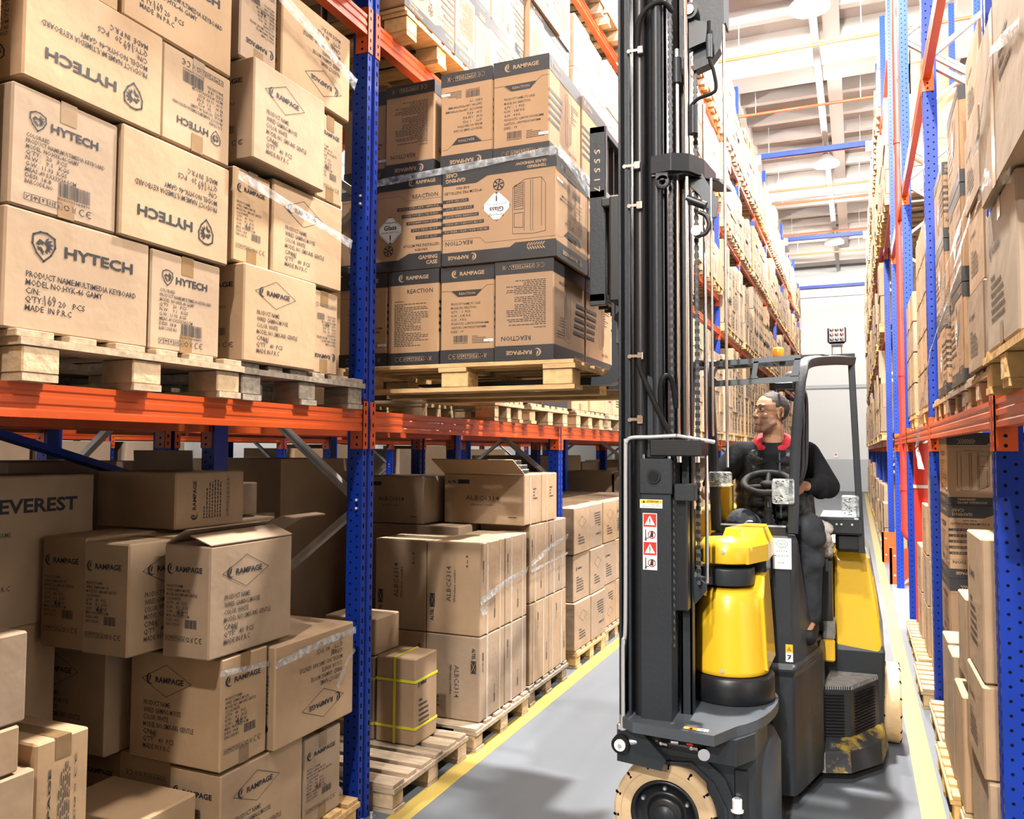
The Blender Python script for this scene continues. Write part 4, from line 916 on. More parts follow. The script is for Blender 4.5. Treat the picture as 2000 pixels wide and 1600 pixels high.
def area(f):
    X = f['x'][1] if f['side'] == 'left' else f['x'][0]; P = [img(X, y, z) for y in f['y'] for z in f['z']]
    if any(p is None for p in P): return 0
    x0 = max(0, min(p[0] for p in P)); x1 = min(2000, max(p[0] for p in P)); y0 = max(0, min(p[1] for p in P)); y1 = min(1600, max(p[1] for p in P))
    if x1 <= x0 or y1 <= y0: return 0
    cx, cy = (x0 + x1)/2, (y0 + y1)/2
    if 1215 < cx < 1345: return 0
    if f['side'] == 'left' and 740 < cx < 1215 and 160 + (cx - 740)*-.1 < cy < 780 and f['bay'] == 0: return 0
    return (x1 - x0)*(y1 - y0)
NAMED = 190
cand = sorted([f for f in FILL if not f['mo']], key=area, reverse=True)[:NAMED]
cid = {id(f) for f in cand if area(f) > 0}
mass = {'left': M(), 'right': M()}
LEVN = ['on the floor', 'on the first shelf', 'on the second shelf', 'on the third shelf', 'on the fourth shelf']
TIER = ['bottom', 'second', 'third', 'fourth', 'fifth', 'sixth']
for f in FILL:
    x0, x1 = f['x']; y0, y1 = f['y']; z0, z1 = f['z']
    if id(f) in cid:
        kindw = {'cardboard': 'brown', 'cardboard_print': 'black-banded', 'cardboard_pale': 'pale'}[f['base']]
        lab = '%s carton, %s rack bay %s, %s, %s load, %s tier, %s column' % (kindw, f['side'], ORD[f['bay'] + 1], LEVN[f['lev']].replace('on the ', ''), ('near', 'middle', 'far')[f['slot']], TIER[f['tier']], ('near', 'next', 'last')[f['col']])
        me, _ = carton_mesh(round(x1 - x0, 2), round(y1 - y0, 2), round(z1 - z0, 2), {('+x' if f['side'] == 'left' else '-x'): (f['d'], f['flip'])}, f['base'])
        o = place('carton', me, ((x0 + x1)/2, (y0 + y1)/2, z0), rg.uniform(-.012, .012)); tag(o, lab, 'box', 'cartons stored along the %s rack' % f['side'])
    else:
        m = mass[f['side']]; m.box(x0, x1, y0, y1, z0, z1, 'cardboard_mass')
        if not f['mo'] or f.get('d'):
            xx = x1 + .002 if f['side'] == 'left' else x0 - .002; h = z1 - z0; w = y1 - y0
            def q(a, b, c, d, mt): m.add([(xx, y0 + a*w, z0 + c*h), (xx, y0 + b*w, z0 + c*h), (xx, y0 + b*w, z0 + d*h), (xx, y0 + a*w, z0 + d*h)], [(0, 1, 2, 3)], mt)
            if f['base'] == 'cardboard_print': q(0, 1, 0, .14, 'band'); q(0, 1, .86, 1, 'band'); q(.2, .7, .4, .5, 'ink_thin')
            elif f['d'] != 'plain': q(.2, .6, .6, .72, 'ink'); q(.2, .7, .2, .26, 'ink_thin'); q(.2, .6, .32, .38, 'ink_thin'); q(.2, .65, .44, .5, 'ink_thin')
# loads of the second and third row, which only close off the view and the light above the gap
rr = random.Random(8)
for k in range(-1, 5):
    for i, y in enumerate(slots(k)):
        mass['left'].box(-4.5, -3.5, y - .4, y + .4, L1 + .02, L1 + 1.3 + rr.uniform(0, .2), 'cardboard_mass')
        if rr.random() < .97: mass['left'].box(-4.4, -3.55, y - .42, y + .42, .02, rr.choice((1.35, 1.5, 1.6, 1.7)), 'cardboard_mass')
        mass['left'].box(-8.1, -7.1, y - .4, y + .4, L1 + .02, L1 + 1.4, 'cardboard_mass')
        if rr.random() < .9: mass['left'].box(-8.0, -7.12, y - .38, y + .42, .146, rr.choice((1.6, 1.78, 1.84)), 'cardboard_mass')
# back rows of the near loads, and unseen stacks added to block lamp light
mass['left'].box(-2.9, -1.82, -1.3, .35, .02, 4.6, 'cardboard_mass')  # unseen tall stack, added to keep the rear lamps off the low pile
mass['right'].box(.50, 1.5, .7, 3.28, 4.57, 4.85, 'cardboard_mass')  # unseen load, added to keep the side lamps off the lower left
mass['left'].box(-2.7, -2.02, .55, .97, .02, 1.9, 'cardboard_mass')  # unseen ground stack, added to shade the left edge cartons
for y in (-4.2, -3.3, -2.4, -1.5, -.6, .3, 1.2):  # unseen right rack loads, added to cut light bounced off the wall
    for z, h in ((.146, 1.6), (2.1, 1.9), (4.57, 1.6)): mass['right'].box(.50, 1.55, y - .42, y + .42, z, z + h, 'cardboard_mass')
for k in (-2, -1, 0):  # unseen loads before the near bay, added to block light from behind
    for i, y in enumerate(slots(k)):
        if k < 0 and y < 1.0:
            mass['left'].box(-3.25, -2.15, y - .42, y + .42, L1 + .147, L1 + 1.6, 'cardboard_mass'); mass['left'].box(-3.25, -2.13, y - .42, y + .42, L1 + .10, L1 + .14, 'cardboard_mass')
            mass['left'].box(-3.25, -2.25, y - .42, min(y + .42, .95), .02, 1.45, 'cardboard_mass')
for y0, y1, h in ((1.52, 2.36, 1.4), (2.43, 3.10, 1.5), (.62, 1.49, 1.4)): mass['left'].box(-3.2, -2.68 if y0 < 2 else -2.60, y0, y1, L1 + .147, L1 + .147 + h, 'cardboard_mass')
tag(mass['left'].build('distant_and_blocker_cartons'), 'countless small cartons filling the far left shelves, plus unseen stacks added to block light', 'cartons', kind='stuff')
tag(mass['right'].build('distant_and_blocker_cartons'), 'countless small cartons filling the far right shelves, plus unseen stacks added to block light', 'cartons', kind='stuff')
pcount = 0
for side, bay, lev, slot, x, y, z, mo in PALS:
    if mo: continue
    lab = 'wooden pallet, %s rack, %s bay, %s, %s load' % (side, ORD[bay + 1], LEVN[lev], ('near', 'middle', 'far')[slot])
    pallet(x, y, z, lab, (bay + slot + lev) % 2, group='pallets along the %s rack' % side)
# stretch film
def ribbon(pts, w, mt='film', tw=0.0, n=5):
    m = M(); P = [Vector(p) for p in pts]; vs = []; rn = random.Random(len(pts))
    Q = [P[i].lerp(P[i + 1], t/n) for i in range(len(P) - 1) for t in range(n)] + [P[-1]]
    for i, p in enumerate(Q):
        d = (Q[min(i + 1, len(Q) - 1)] - Q[max(i - 1, 0)]).normalized(); a = Vector((0, 0, 1)) if abs(d.z) < .8 else Vector((0, 1, 0))
        a = (a - d*a.dot(d)).normalized(); b = d.cross(a); t = tw*i/len(Q) + rn.uniform(-.15, .15)
        c = a*math.cos(t) + b*math.sin(t); ww = w*(1 + rn.uniform(-.25, .25)); vs += [p - c*ww/2, p + b*rn.uniform(-.004, .004), p + c*ww/2]
    fs = [(3*i + k, 3*i + k + 1, 3*i + k + 4, 3*i + k + 3) for i in range(len(Q) - 1) for k in (0, 1)]
    m.add(vs, fs, mt, True)
    return m
def wrap(pts_list, lab, grp='stretch film'):
    m = M()
    for pts, w, mt, tw in pts_list:
        r = ribbon(pts, w, mt, tw); m.add(r.v, r.f, mt, True)
    return tag(m.build('stretch_film', origin=pts_list[0][0][0]), lab, 'plastic film', grp)
fx = xr + .045
wrap([([(fx, 2.40, 3.62), (fx, 2.78, 3.55), (fx, 3.115, 3.45)], .05, 'film', 0), ([(fx - .02, 2.40, 3.655), (fx + .002, 2.7, 3.56), (fx, 3.115, 3.47)], .012, 'film_thick', .2)], 'twisted clear film band across the top mouse cartons')
wrap([([(fx - .02, 2.38, 2.80), (fx, 2.62, 2.76), (fx, 3.10, 2.70)], .035, 'film', 0)], 'thin clear film band across the second tier of mouse cartons')
wrap([([(-2.60, LY - .02, 3.19), (-1.98, LY - .02, 3.215), (-1.33, LY - .025, 3.24)], .035, 'film', 0), ([(-1.325, LY - .02, 3.235), (-1.30, LY + .4, 3.215), (-1.30, LY + 1.0, 3.16)], .045, 'film_thick', 0), ([(-1.32, LY - .02, 3.25), (-1.29, LY + .5, 3.12), (-1.30, LY + 1.0, 3.02)], .05, 'film', 0)], 'bright film band around the lifted load below its top tier')
wrap([([(xg + .04, 2.69, .90), (xg + .04, 3.0, .925), (xg + .04, 3.26, .93)], .028, 'film_thick', 0), ([(xg + .006, 2.42, .93), (xg + .006, 2.69, .905)], .02, 'film_thick', 0), ([(xg + .035, 3.12, .70), (xg + .035, 3.2, .80), (xg + .035, 3.26, .84)], .02, 'film', 0)], 'film band over the floor pile of mouse cartons beside the post')
wrap([([(xa + .008, ya - .005, .86), (xa + .008, ya + .35, .92), (xa + .008, ya + .75, .955)], .04, 'film_thick', .3), ([(xa + .008, ya, .80), (xa + .03, ya + .05, .83), (xa + .008, ya + .1, .80)], .06, 'film', .6)], 'twisted white film across the pale ends of the lettered cartons')
wrap([([(-2.085, 5.30, .98), (-2.085, 5.7, 1.06), (-2.085, 6.07, 1.10)], .035, 'film_thick', .2), ([(-2.085, 5.30, .93), (-2.085, 6.07, .97)], .02, 'film_thick', .2)], 'two film strands across the second pale stack')
wrap([([(.36, 3.05, 2.62), (.34, 3.7, 2.50), (.40, 4.6, 2.40)], .035, 'film_tail', .8), ([(.36, 3.05, 2.55), (.36, 3.8, 2.46), (.40, 4.3, 2.37)], .03, 'film_tail', 1.2)], 'two loose film tails stretched from the big right carton')
wrap([([(.43, 4.0, 2.60), (.38, 5.0, 2.32), (.38, 5.6, 2.10), (.36, 5.9, 1.80), (.37, 5.7, 1.66)], .03, 'film_tail', 1.4)], 'long film tail dangling over the right beam')
wrap([([(.37, 2.20, 2.78), (.365, 2.6, 2.90), (.365, 2.95, 2.72)], .03, 'film_tail', .5), ([(.385, 2.45, 2.50), (.37, 2.8, 2.60), (.37, 3.02, 2.56)], .05, 'film', .2)], 'crossed film straps over the huge pale right carton')

# ------------------------------------------------------------------ articulated narrow-aisle forklift
TK = empty('forklift', (-.50, 4.45, 0), 'dark grey and yellow narrow aisle forklift with tall mast, lifting a pallet', 'forklift')
def part(m, name, parent=None, bevel=None): return m.build(name, parent or TK, bevel)
def loft(secs, mt, smooth=False):
    m = M(); n = len(secs[0][1]); vs = []
    for z, poly in secs: vs += [(a, b, z) for a, b in poly]
    m.add(vs, [list(range(n))[::-1], list(range(len(vs) - n, len(vs)))], mt)
    return m.add(vs, [(j*n + i, j*n + (i + 1) % n, (j + 1)*n + (i + 1) % n, (j + 1)*n + i) for j in range(len(secs) - 1) for i in range(n)], mt, smooth)
def decal(parent, name, O, u, v, w, h, prims):
    """printed plate: O lower-left corner, u/v unit vectors"""
    O = Vector(O); u = Vector(u); v = Vector(v); n = u.cross(v); m = M()
    draw(m, prims, lambda a, b, l: O + u*a + v*b + n*(.0005 + .0003*l)); return m.build(name, parent)
def tyre(cx, cy, cz, r, w, ax, parent, name='wheel', rim_mat='truck_black', face=-1, ri=None):
    ri = ri or r*.66; m = M(); c = {'y': (cx, cy, cz), 'x': (cx, cy, cz)}[ax]; h = w/2
    m.lathe([(ri, -h*.86), (r*.93, -h), (r*.985, -h*.86), (r, -h*.6), (r, h*.6), (r*.985, h*.86), (r*.93, h), (ri, h*.86)], c, ax, 'rubber_cream', 56)
    m.lathe([(r*.84, -h*.99), (r*.845, -h*.995 - .001), (r*.855, -h*.99)], c, ax, 'rubber_cream', 40)
    for k in range(14):           # tread cuts on both shoulders
        a = 2*math.pi*k/14 + .1
        for s in (-1, 1):
            p = [Vector((0, 0, 0)), Vector((0, 0, 0))]
            for q, rr_ in enumerate((r*.89, r*1.002)):
                t = s*h*1.004 if q == 0 else s*h*.86
                p[q] = Vector((t, rr_*math.cos(a), rr_*math.sin(a))) if ax == 'x' else Vector((rr_*math.sin(a), t, rr_*math.cos(a)))
            cc = Vector(c); m.bar(cc + p[0], cc + p[1], .005, .010, 'hole')
    wh = m.build(name, parent)
    d = M(); f = face
    d.lathe([(ri, f*h*.80), (ri*.97, f*h*.95), (ri*.90, f*h*.95), (ri*.88, f*h*.55), (ri*.60, f*h*.35), (ri*.52, f*h*.35), (ri*.50, f*h*.75), (ri*.42, f*h*.85), (.0001, f*h*.85)], c, ax, rim_mat, 40)
    d.lathe([(ri*.30, f*h*.86), (ri*.28, f*h*1.0), (.0001, f*h*1.0)], c, ax, 'truck_dark', 24)
    d.lathe([(ri, -f*h*.8), (.0001, -f*h*.7)], c, ax, rim_mat, 30)
    rim = d.build('rim', wh)
    b = M()
    for k in range(6):
        a = 2*math.pi*k/6 + math.pi/2; q = ri*.74
        o = (lambda t: (cx + t, cy + q*math.cos(a), cz + q*math.sin(a))) if ax == 'x' else (lambda t: (cx + q*math.cos(a), cy + t, cz + q*math.sin(a)))
        b.cyl(o(f*h*.42), o(f*h*.72), .011, 'truck_grey', 6); b.cyl(o(f*h*.7), o(f*h*.80), .006, 'bolt', 8)
    b.build('wheel_nuts', wh); return wh
tyre(-.775, 3.575, .222, .222, .14, 'y', TK); tyre(-.775, 4.32, .222, .222, .14, 'y', TK, face=1)
tyre(.172, 5.60, .235, .235, .10, 'x', TK, face=1); tyre(-1.07, 5.60, .235, .235, .10, 'x', TK, face=-1)
# steering head under the turntable
m = M(); m.lathe([(.01, .09), (.20, .09), (.215, .12), (.215, .47), (.19, .52), (.01, .52)], (-.545, 3.87, 0), 'z', 'truck_grey', 40)
part(m, 'steering_column_housing')
m = M(); m.box(-.74, -.42, 3.60, 4.2, .12, .50, 'truck_dark', .012); m.box(-.60, -.40, 3.525, 3.62, .04, .535, 'truck_dark', .008); m.box(-.485, -.43, 3.515, 3.53, .06, .46, 'truck_black', .004)
part(m, 'axle_housing')
m = M(); m.cyl((-.472, 3.50, .30), (-.472, 3.50, .345), .020, 'label_white', 18); m.cyl((-.472, 3.50, .345), (-.472, 3.50, .352), .012, 'bolt', 6); m.cyl((-.472, 3.50, .06), (-.472, 3.50, .30), .013, 'truck_dark', 14); m.cyl((-.472, 3.50, .297), (-.472, 3.50, .303), .026, 'label_white', 18)
part(m, 'lock_pin')
m = M(); pl = [(-.815, .452), (-.655, .470), (-.560, .395), (-.510, .300), (-.503, .05)]; off = [(-.815, .440), (-.66, .456), (-.572, .386), (-.523, .296), (-.516, .05)]
m.prism(pl + off[::-1], 'y', 3.49, 3.68, 'truck_dark'); pl2 = [(-.80, .50), (-.62, .50), (-.52, .42), (-.47, .30), (-.47, .05), (-.503, .05), (-.510, .300), (-.560, .395), (-.655, .470), (-.815, .452)]
m.prism(pl2, 'y', 3.50, 3.515, 'truck_dark'); part(m, 'fender', bevel=.002)
m = M(); rim = [(-.915, 3.36), (-.86, 3.315), (-.53, 3.285)] + [(-.60 + .262*math.cos(R(a)), 3.86 + .50*math.sin(R(a)) if a < 0 else 3.86 + .30*math.sin(R(a))) for a in range(-58, 100, 9)] + [(-.92, 4.16)]
m.prism(rim, 'z', .618, .66, 'truck_grey'); part(m, 'turntable', bevel=.004)
m = M(); rim2 = [(-.58, 3.40), (-.46, 3.39), (-.40, 3.50), (-.375, 3.75), (-.45, 4.0), (-.62, 4.05)]; m.prism(rim2, 'z', .515, .618, 'truck_dark'); m.box(-.92, -.60, 3.42, 4.1, .50, .60, 'truck_black', .01)
part(m, 'turntable_skirt', bevel=.004)
decal(TK, 'warning_label', (-.655, 3.315, .6605), (.985, -.02, 0), (0, 1, 0), .1, .04, [('r', 0, 0, .055, .03, 'sticker_orange'), ('r', .055, 0, .10, .03, 'label_white'), ('p', [(.02, .005), (.04, .005), (.03, .025)], 'ink_on'), ('r', .065, .008, .09, .014, 'ink_on'), ('r', .07, .016, .085, .024, 'ink_on')])
# hydraulics below the mast
m = M(); m.cyl((-.79, 3.44, .555), (-.60, 3.44, .545), .026, 'truck_black', 16); m.cyl((-.86, 3.44, .56), (-.79, 3.44, .556), .015, 'chrome', 14)
for x in (-.765, -.64): m.cyl((x, 3.41, .56), (x + .03, 3.405, .56), .011, 'chrome', 10); m.sphere((x, 3.41, .56), .014, 'chrome', 10)
m.cyl((-.72, 3.40, .574), (-.69, 3.40, .574), .009, 'bolt', 8); m.cyl((-.655, 3.395, .577), (-.63, 3.395, .577), .007, 'sticker_red', 8); m.cyl((-.74, 3.40, .572), (-.56, 3.395, .579), .0035, 'rubber_black', 6); m.cyl((-.59, 3.405, .545), (-.585, 3.385, .545), .024, 'chrome', 16)
part(m, 'tilt_cylinder')
m = M(); m.cyl((-.925, 3.36, .545), (-.925, 3.40, .545), .038, 'rubber_black', 24); m.cyl((-.925, 3.352, .545), (-.925, 3.36, .545), .024, 'label_white', 22); m.cyl((-.925, 3.346, .545), (-.925, 3.352, .545), .008, 'bolt', 8); m.cyl((-.90, 3.39, .553), (-.86, 3.40, .556), .015, 'bolt', 12)
part(m, 'guide_roller')
m = M(); pf = [(-.945, .47), (-.76, .455), (-.74, .50), (-.86, .62), (-.945, .62)]; m.prism(pf, 'y', 3.385, 3.41, 'truck_dark'); part(m, 'mast_foot', bevel=.003)
# drum, bracket and arm
dc = (-.548, 3.87)
m = M(); m.lathe([(.19, .662), (.195, .668), (.195, .765), (.188, .775), (.15, .776)], (*dc, 0), 'z', 'truck_black', 48); part(m, 'drum_base')
m = M(); m.lathe([(.166, .778), (.172, .782), (.170, .80), (.152, 1.03), (.143, 1.10), (.128, 1.135), (.09, 1.15), (.0001, 1.15)], (*dc, 0), 'z', 'truck_yellow', 48)
dr = part(m, 'drum_cover')
m = loft([(.80, [(-.53, 3.88), (-.375, 3.80), (-.37, 4.12), (-.50, 4.15)]), (1.12, [(-.54, 3.86), (-.392, 3.82), (-.39, 4.12), (-.52, 4.15)]), (1.20, [(-.54, 3.93), (-.395, 3.90), (-.395, 4.12), (-.52, 4.15)])], 'truck_yellow'); part(m, 'drum_cover_rear', bevel=.012)
b = M()
for z, r_ in ((.805, .1705), (1.315, .121)): b.cyl((dc[0] - .01, dc[1] - r_, z), (dc[0] - .01, dc[1] - r_ - .006, z), .008, 'bolt', 10)
b.build('cover_screw', dr)
m = M(); m.lathe([(.0001, 1.165), (.118, 1.165), (.122, 1.17), (.122, 1.235), (.118, 1.24), (.0001, 1.24)], (dc[0] - .01, dc[1], 0), 'z', 'truck_dark', 40)
m.prism([(-.86, 3.52), (-.80, 3.50), (-.60, 3.76), (-.56, 3.98), (-.66, 3.98), (-.84, 3.78)], 'z', 1.17, 1.205, 'truck_dark'); m.prism([(-.80, 1.0), (-.74, 1.0), (-.60, 1.17), (-.60, 1.20), (-.66, 1.235), (-.80, 1.19)], 'y', 3.56, 3.58, 'truck_dark'); m.prism([(-.80, 1.0), (-.74, 1.0), (-.60, 1.17), (-.60, 1.20), (-.66, 1.235), (-.80, 1.19)], 'y', 3.94, 3.96, 'truck_dark')
part(m, 'pivot_bracket', bevel=.004)
m = M(); m.lathe([(.0001, 1.262), (.122, 1.262), (.125, 1.268), (.122, 1.335), (.100, 1.368), (.0001, 1.378)], (dc[0] - .01, dc[1], 0), 'z', 'truck_yellow', 40); cp = part(m, 'arm_cap')
m = loft([(1.262, [(-.60, 3.92), (-.455, 3.78), (-.385, 3.98), (-.385, 4.27), (-.53, 4.27)]), (1.335, [(-.60, 3.92), (-.458, 3.79), (-.388, 3.99), (-.388, 4.27), (-.53, 4.27)]), (1.405, [(-.58, 3.96), (-.50, 3.88), (-.415, 4.02), (-.42, 4.27), (-.52, 4.27)])], 'truck_yellow'); part(m, 'arm_cover', bevel=.014)
m = M(); m.box(-.53, -.40, 4.02, 4.28, 1.13, 1.265, 'truck_black', .01); part(m, 'arm_beam')
# body
m = loft([(.09, [(-.72, 4.30), (-.40, 4.26), (-.30, 4.275), (-.272, 4.36), (-.185, 4.70), (-.185, 5.0), (-.95, 5.0), (-.95, 4.40)]), (.66, [(-.72, 4.30), (-.40, 4.26), (-.30, 4.275), (-.272, 4.36), (-.185, 4.70), (-.185, 5.0), (-.95, 5.0), (-.95, 4.40)]),
          (.70, [(-.72, 4.28), (-.40, 4.24), (-.29, 4.255), (-.262, 4.34), (-.18, 4.70), (-.18, 5.0), (-.95, 5.0), (-.95, 4.40)]), (.725, [(-.72, 4.30), (-.40, 4.26), (-.295, 4.275), (-.268, 4.36), (-.20, 4.72), (-.20, 4.9), (-.95, 4.9), (-.95, 4.40)])], 'truck_dark'); part(m, 'lower_body', bevel=.012)
m = loft([(.72, [(-.71, 4.29), (-.40, 4.27), (-.305, 4.275), (-.272, 4.36), (-.205, 4.72), (-.22, 4.78), (-.70, 4.78)]), (.86, [(-.71, 4.29), (-.40, 4.27), (-.305, 4.275), (-.272, 4.36), (-.23, 4.62), (-.24, 4.66), (-.70, 4.66)]),
          (1.05, [(-.71, 4.29), (-.40, 4.275), (-.305, 4.28), (-.276, 4.36), (-.255, 4.50), (-.27, 4.52), (-.70, 4.52)]), (1.31, [(-.71, 4.29), (-.40, 4.28), (-.305, 4.285), (-.282, 4.34), (-.28, 4.40), (-.30, 4.42), (-.70, 4.42)]), (1.345, [(-.70, 4.30), (-.40, 4.29), (-.315, 4.295), (-.295, 4.34), (-.293, 4.39), (-.31, 4.41), (-.69, 4.41)])], 'truck_dark'); part(m, 'front_tower', bevel=.01)
m = M(); m.box(-.68, -.325, 4.31, 4.345, 1.335, 1.395, 'truck_black', .008); m.box(-.68, -.325, 4.34, 4.55, 1.33, 1.35, 'truck_black', .004); part(m, 'dashboard')
lp = decal(TK, 'licence_plate', (-.392, 4.2685, 1.185), (.997, .05, 0), (0, 0, 1), .09, .155, [('r', 0, 0, .088, .152, 'label_white'), ('l', [(.044 + .026*math.cos(R(a)), .125 + .017*math.sin(R(a))) for a in range(0, 360, 20)], .002, 'green_ink', True), ('t', 'uasim', .026, .121, .036, .009, 'green_ink'), ('l', [(.018, .104), (.07, .104)], .0015, 'green_ink'),
    ('t', '5 3 5 5 8', .018, .085, .05, .007, 'ink_on'), ('t', 'Model  RoS  Ro', .008, .062, .068, .007, 'ink_on'), ('t', 'Seri  No', .024, .028, .03, .008, 'ink_on')])
decal(TK, 'crush_warning_label', (-.337, 4.2695, .735), (.999, .03, 0), (0, 0, 1), .04, .09, [('r', 0, .045, .034, .085, 'sticker_yellow'), ('r', 0, 0, .034, .045, 'label_white'), ('p', [(.005, .052), (.029, .052), (.017, .077)], 'ink_on'), ('r', .008, .028, .026, .034, 'ink_on'), ('p', [(.008, .006), (.022, .018), (.026, .03), (.014, .024)], 'ink_on')])
m = loft([(.16, [(-.20, 4.88), (-.054, 4.93), (.10, 5.24), (.10, 5.45), (-.20, 5.45)]), (.47, [(-.20, 4.885), (-.054, 4.935), (.096, 5.245), (.096, 5.45), (-.20, 5.45)])], 'truck_dark'); st = part(m, 'step', bevel=.004)
m = M()
for k in range(14):
    z = .20 + k*.0172; m.bar((-.182, 4.884, z), (-.085, 4.916, z), .006, .0045, 'hole'); m.bar((-.03, 4.975, z), (.075, 5.190, z), .006, .0045, 'hole')
m.build('vent_slots', st)
m = M(); tp = [(-.195, 4.89), (-.056, 4.94), (.09, 5.24), (.09, 5.26), (-.16, 5.26)]; m.prism(tp, 'z', .470, .4745, 'step_grey')
for k in range(12): m.box(-.19 + k*.0115, -.184 + k*.0115, 4.884 + k*.004, 4.892 + k*.004, .455, .474, 'step_grey')
for k in range(20): m.box(-.05 + k*.0073, -.046 + k*.0073, 4.93 + k*.0153, 4.938 + k*.0153, .455, .474, 'step_grey')
m.build('tread_plate', st)
m = loft([(.07, [(-.25, 4.70), (-.175, 4.70), (-.05, 4.75), (.105, 4.97), (.145, 5.27), (-.25, 5.3)]), (.165, [(-.25, 4.74), (-.18, 4.74), (-.056, 4.80), (.10, 5.02), (.13, 5.27), (-.25, 5.3)]), (.20, [(-.25, 4.86), (-.18, 4.88), (-.05, 4.92), (.10, 5.2), (.12, 5.27), (-.25, 5.3)])], 'worn_yellow'); m.m = ['truck_dark' if i % 2 == 0 and i < 6 else k for i, k in enumerate(m.m)]
part(m, 'skirt', bevel=.008)
m = loft([(.08, [(-.95, 5.2), (-.2, 5.24), (.115, 5.27), (.115, 6.35), (-1.0, 6.35)]), (.60, [(-.95, 5.2), (-.2, 5.24), (.135, 5.26), (.135, 6.35), (-1.0, 6.35)]), (.64, [(-.95, 5.22), (-.2, 5.26), (.12, 5.28), (.12, 6.35), (-1.0, 6.35)])], 'truck_dark'); part(m, 'counterweight_base', bevel=.012)
m = loft([(.60, [(-.138, 5.26), (.112, 5.26), (.128, 5.30), (.14, 6.2), (-.9, 6.2), (-.9, 5.6), (-.138, 5.5)]), (.9, [(-.138, 5.26), (.075, 5.26), (.098, 5.30), (.10, 6.2), (-.9, 6.2), (-.9, 5.6), (-.138, 5.5)]), (1.14, [(-.136, 5.265), (.035, 5.265), (.058, 5.30), (.06, 6.2), (-.9, 6.2), (-.9, 5.6), (-.136, 5.5)]), (1.20, [(-.11, 5.31), (.01, 5.31), (.03, 5.35), (.03, 6.15), (-.85, 6.15), (-.85, 5.6), (-.11, 5.5)])], 'truck_yellow'); part(m, 'rear_cover', bevel=.018)
m = loft([(.605, [(.113, 5.275), (.132, 5.29), (.145, 6.2), (.12, 6.2)]), (1.14, [(.036, 5.28), (.062, 5.30), (.066, 6.2), (.04, 6.2)]), (1.21, [(.02, 5.33), (.036, 5.35), (.036, 6.15), (.02, 6.15)])], 'step_grey'); part(m, 'side_guard_plate', bevel=.004)
m = M(); m.box(-.95, -.20, 4.85, 5.45, .30, .74, 'truck_black', .02); m.box(-.30, -.14, 5.05, 5.5, .72, 1.16, 'truck_black', .02); m.box(-.29, -.16, 4.98, 5.12, 1.08, 1.17, 'truck_dark', .012); part(m, 'footwell')
m = M(); m.box(-.195, -.13, 5.03, 5.2, .70, .80, 'step_grey', .006); m.box(-.20, -.13, 5.0, 5.06, .58, .70, 'truck_yellow', .01); part(m, 'rubber_mat')
m = M(); m.box(-.21, .02, 4.96, 5.5, 1.30, 1.40, 'truck_dark', .012); m.box(-.12, .03, 5.0, 5.5, 1.20, 1.31, 'truck_black', .02); m.box(-.20, -.02, 4.955, 4.965, 1.385, 1.40, 'truck_grey'); m.tube([(-.13, 4.95, 1.33), (-.155, 4.94, 1.27), (-.15, 4.94, 1.20)], .008, 'rubber_black', 8)
for x in (-.11, -.085, -.03): m.cyl((x, 4.958, 1.36), (x, 4.95, 1.36), .006, 'bolt', 8)
part(m, 'side_console')
m = M(); m.box(-.68, -.22, 4.80, 5.28, .74, 1.08, 'truck_black', .03); m.box(-.66, -.24, 4.76, 5.22, 1.06, 1.18, 'cloth_black', .035); m.box(-.65, -.25, 5.10, 5.24, 1.16, 1.70, 'cloth_black', .04); part(m, 'seat')
m = M(); rn = random.Random(4)
for k in range(16): m.sphere((-.205 + rn.uniform(-.03, .045), 4.80 + rn.uniform(-.03, .05), 1.20 + .012*k), rn.uniform(.03, .048), 'plush_grey', 12, (1, 1, .8))
part(m, 'seat_cover')
m = M(); m.box(-.86, -.69, 4.55, 5.3, .65, 1.44, 'truck_yellow', .02); m.box(-.70, -.635, 4.60, 4.70, 1.38, 1.59, 'truck_yellow', .012); part(m, 'left_cover')
m = M(); m.box(-.90, -.72, 4.24, 4.6, .66, 1.30, 'truck_yellow', .02); part(m, 'left_front_cover')
# overhead guard
G = M(); w_ = .036
def post(pts, m=G, w=.040, d=.05, mt='truck_dark'):
    for a, b in zip(pts, pts[1:]): m.bar(a, b, w, d, mt, up=(0, 1, 0) if abs(b[2] - a[2]) > abs(b[1] - a[1]) + abs(b[0] - a[0]) else (0, 0, 1))
m = M(); m.tube([(-.675, 4.33, 1.36), (-.688, 4.32, 1.75), (-.702, 4.31, 2.08), (-.700, 4.33, 2.18), (-.705, 4.42, 2.225), (-.80, 4.75, 2.27), (-.90, 5.02, 2.29)], .034, 'truck_dark', 4, 6); part(m, 'guard_post_left', bevel=.004)
m = M(); m.tube([(-.300, 4.33, 1.36), (-.284, 4.32, 1.75), (-.258, 4.31, 2.06), (-.246, 4.33, 2.16), (-.225, 4.42, 2.222), (-.12, 4.75, 2.265), (-.02, 5.02, 2.285)], .034, 'truck_dark', 4, 6); part(m, 'guard_post_right', bevel=.004)
m = M(); m.bar((.018, 5.02, 1.20), (-.022, 5.02, 2.30), .036, .05, 'truck_dark', up=(0, 1, 0)); part(m, 'guard_post_rear', bevel=.004)
m = M(); m.bar((-.96, 5.02, 1.20), (-.92, 5.02, 2.30), .036, .05, 'truck_dark', up=(0, 1, 0)); part(m, 'guard_post_rear', bevel=.004)
m = M(); o_ = [(-.70, 2.225), (-.25, 2.245), (-.26, 2.120), (-.70, 2.108)]
y0, y1 = 4.285, 4.305
def fr(pts, mt): m.prism(pts, 'y', y0, y1, mt)
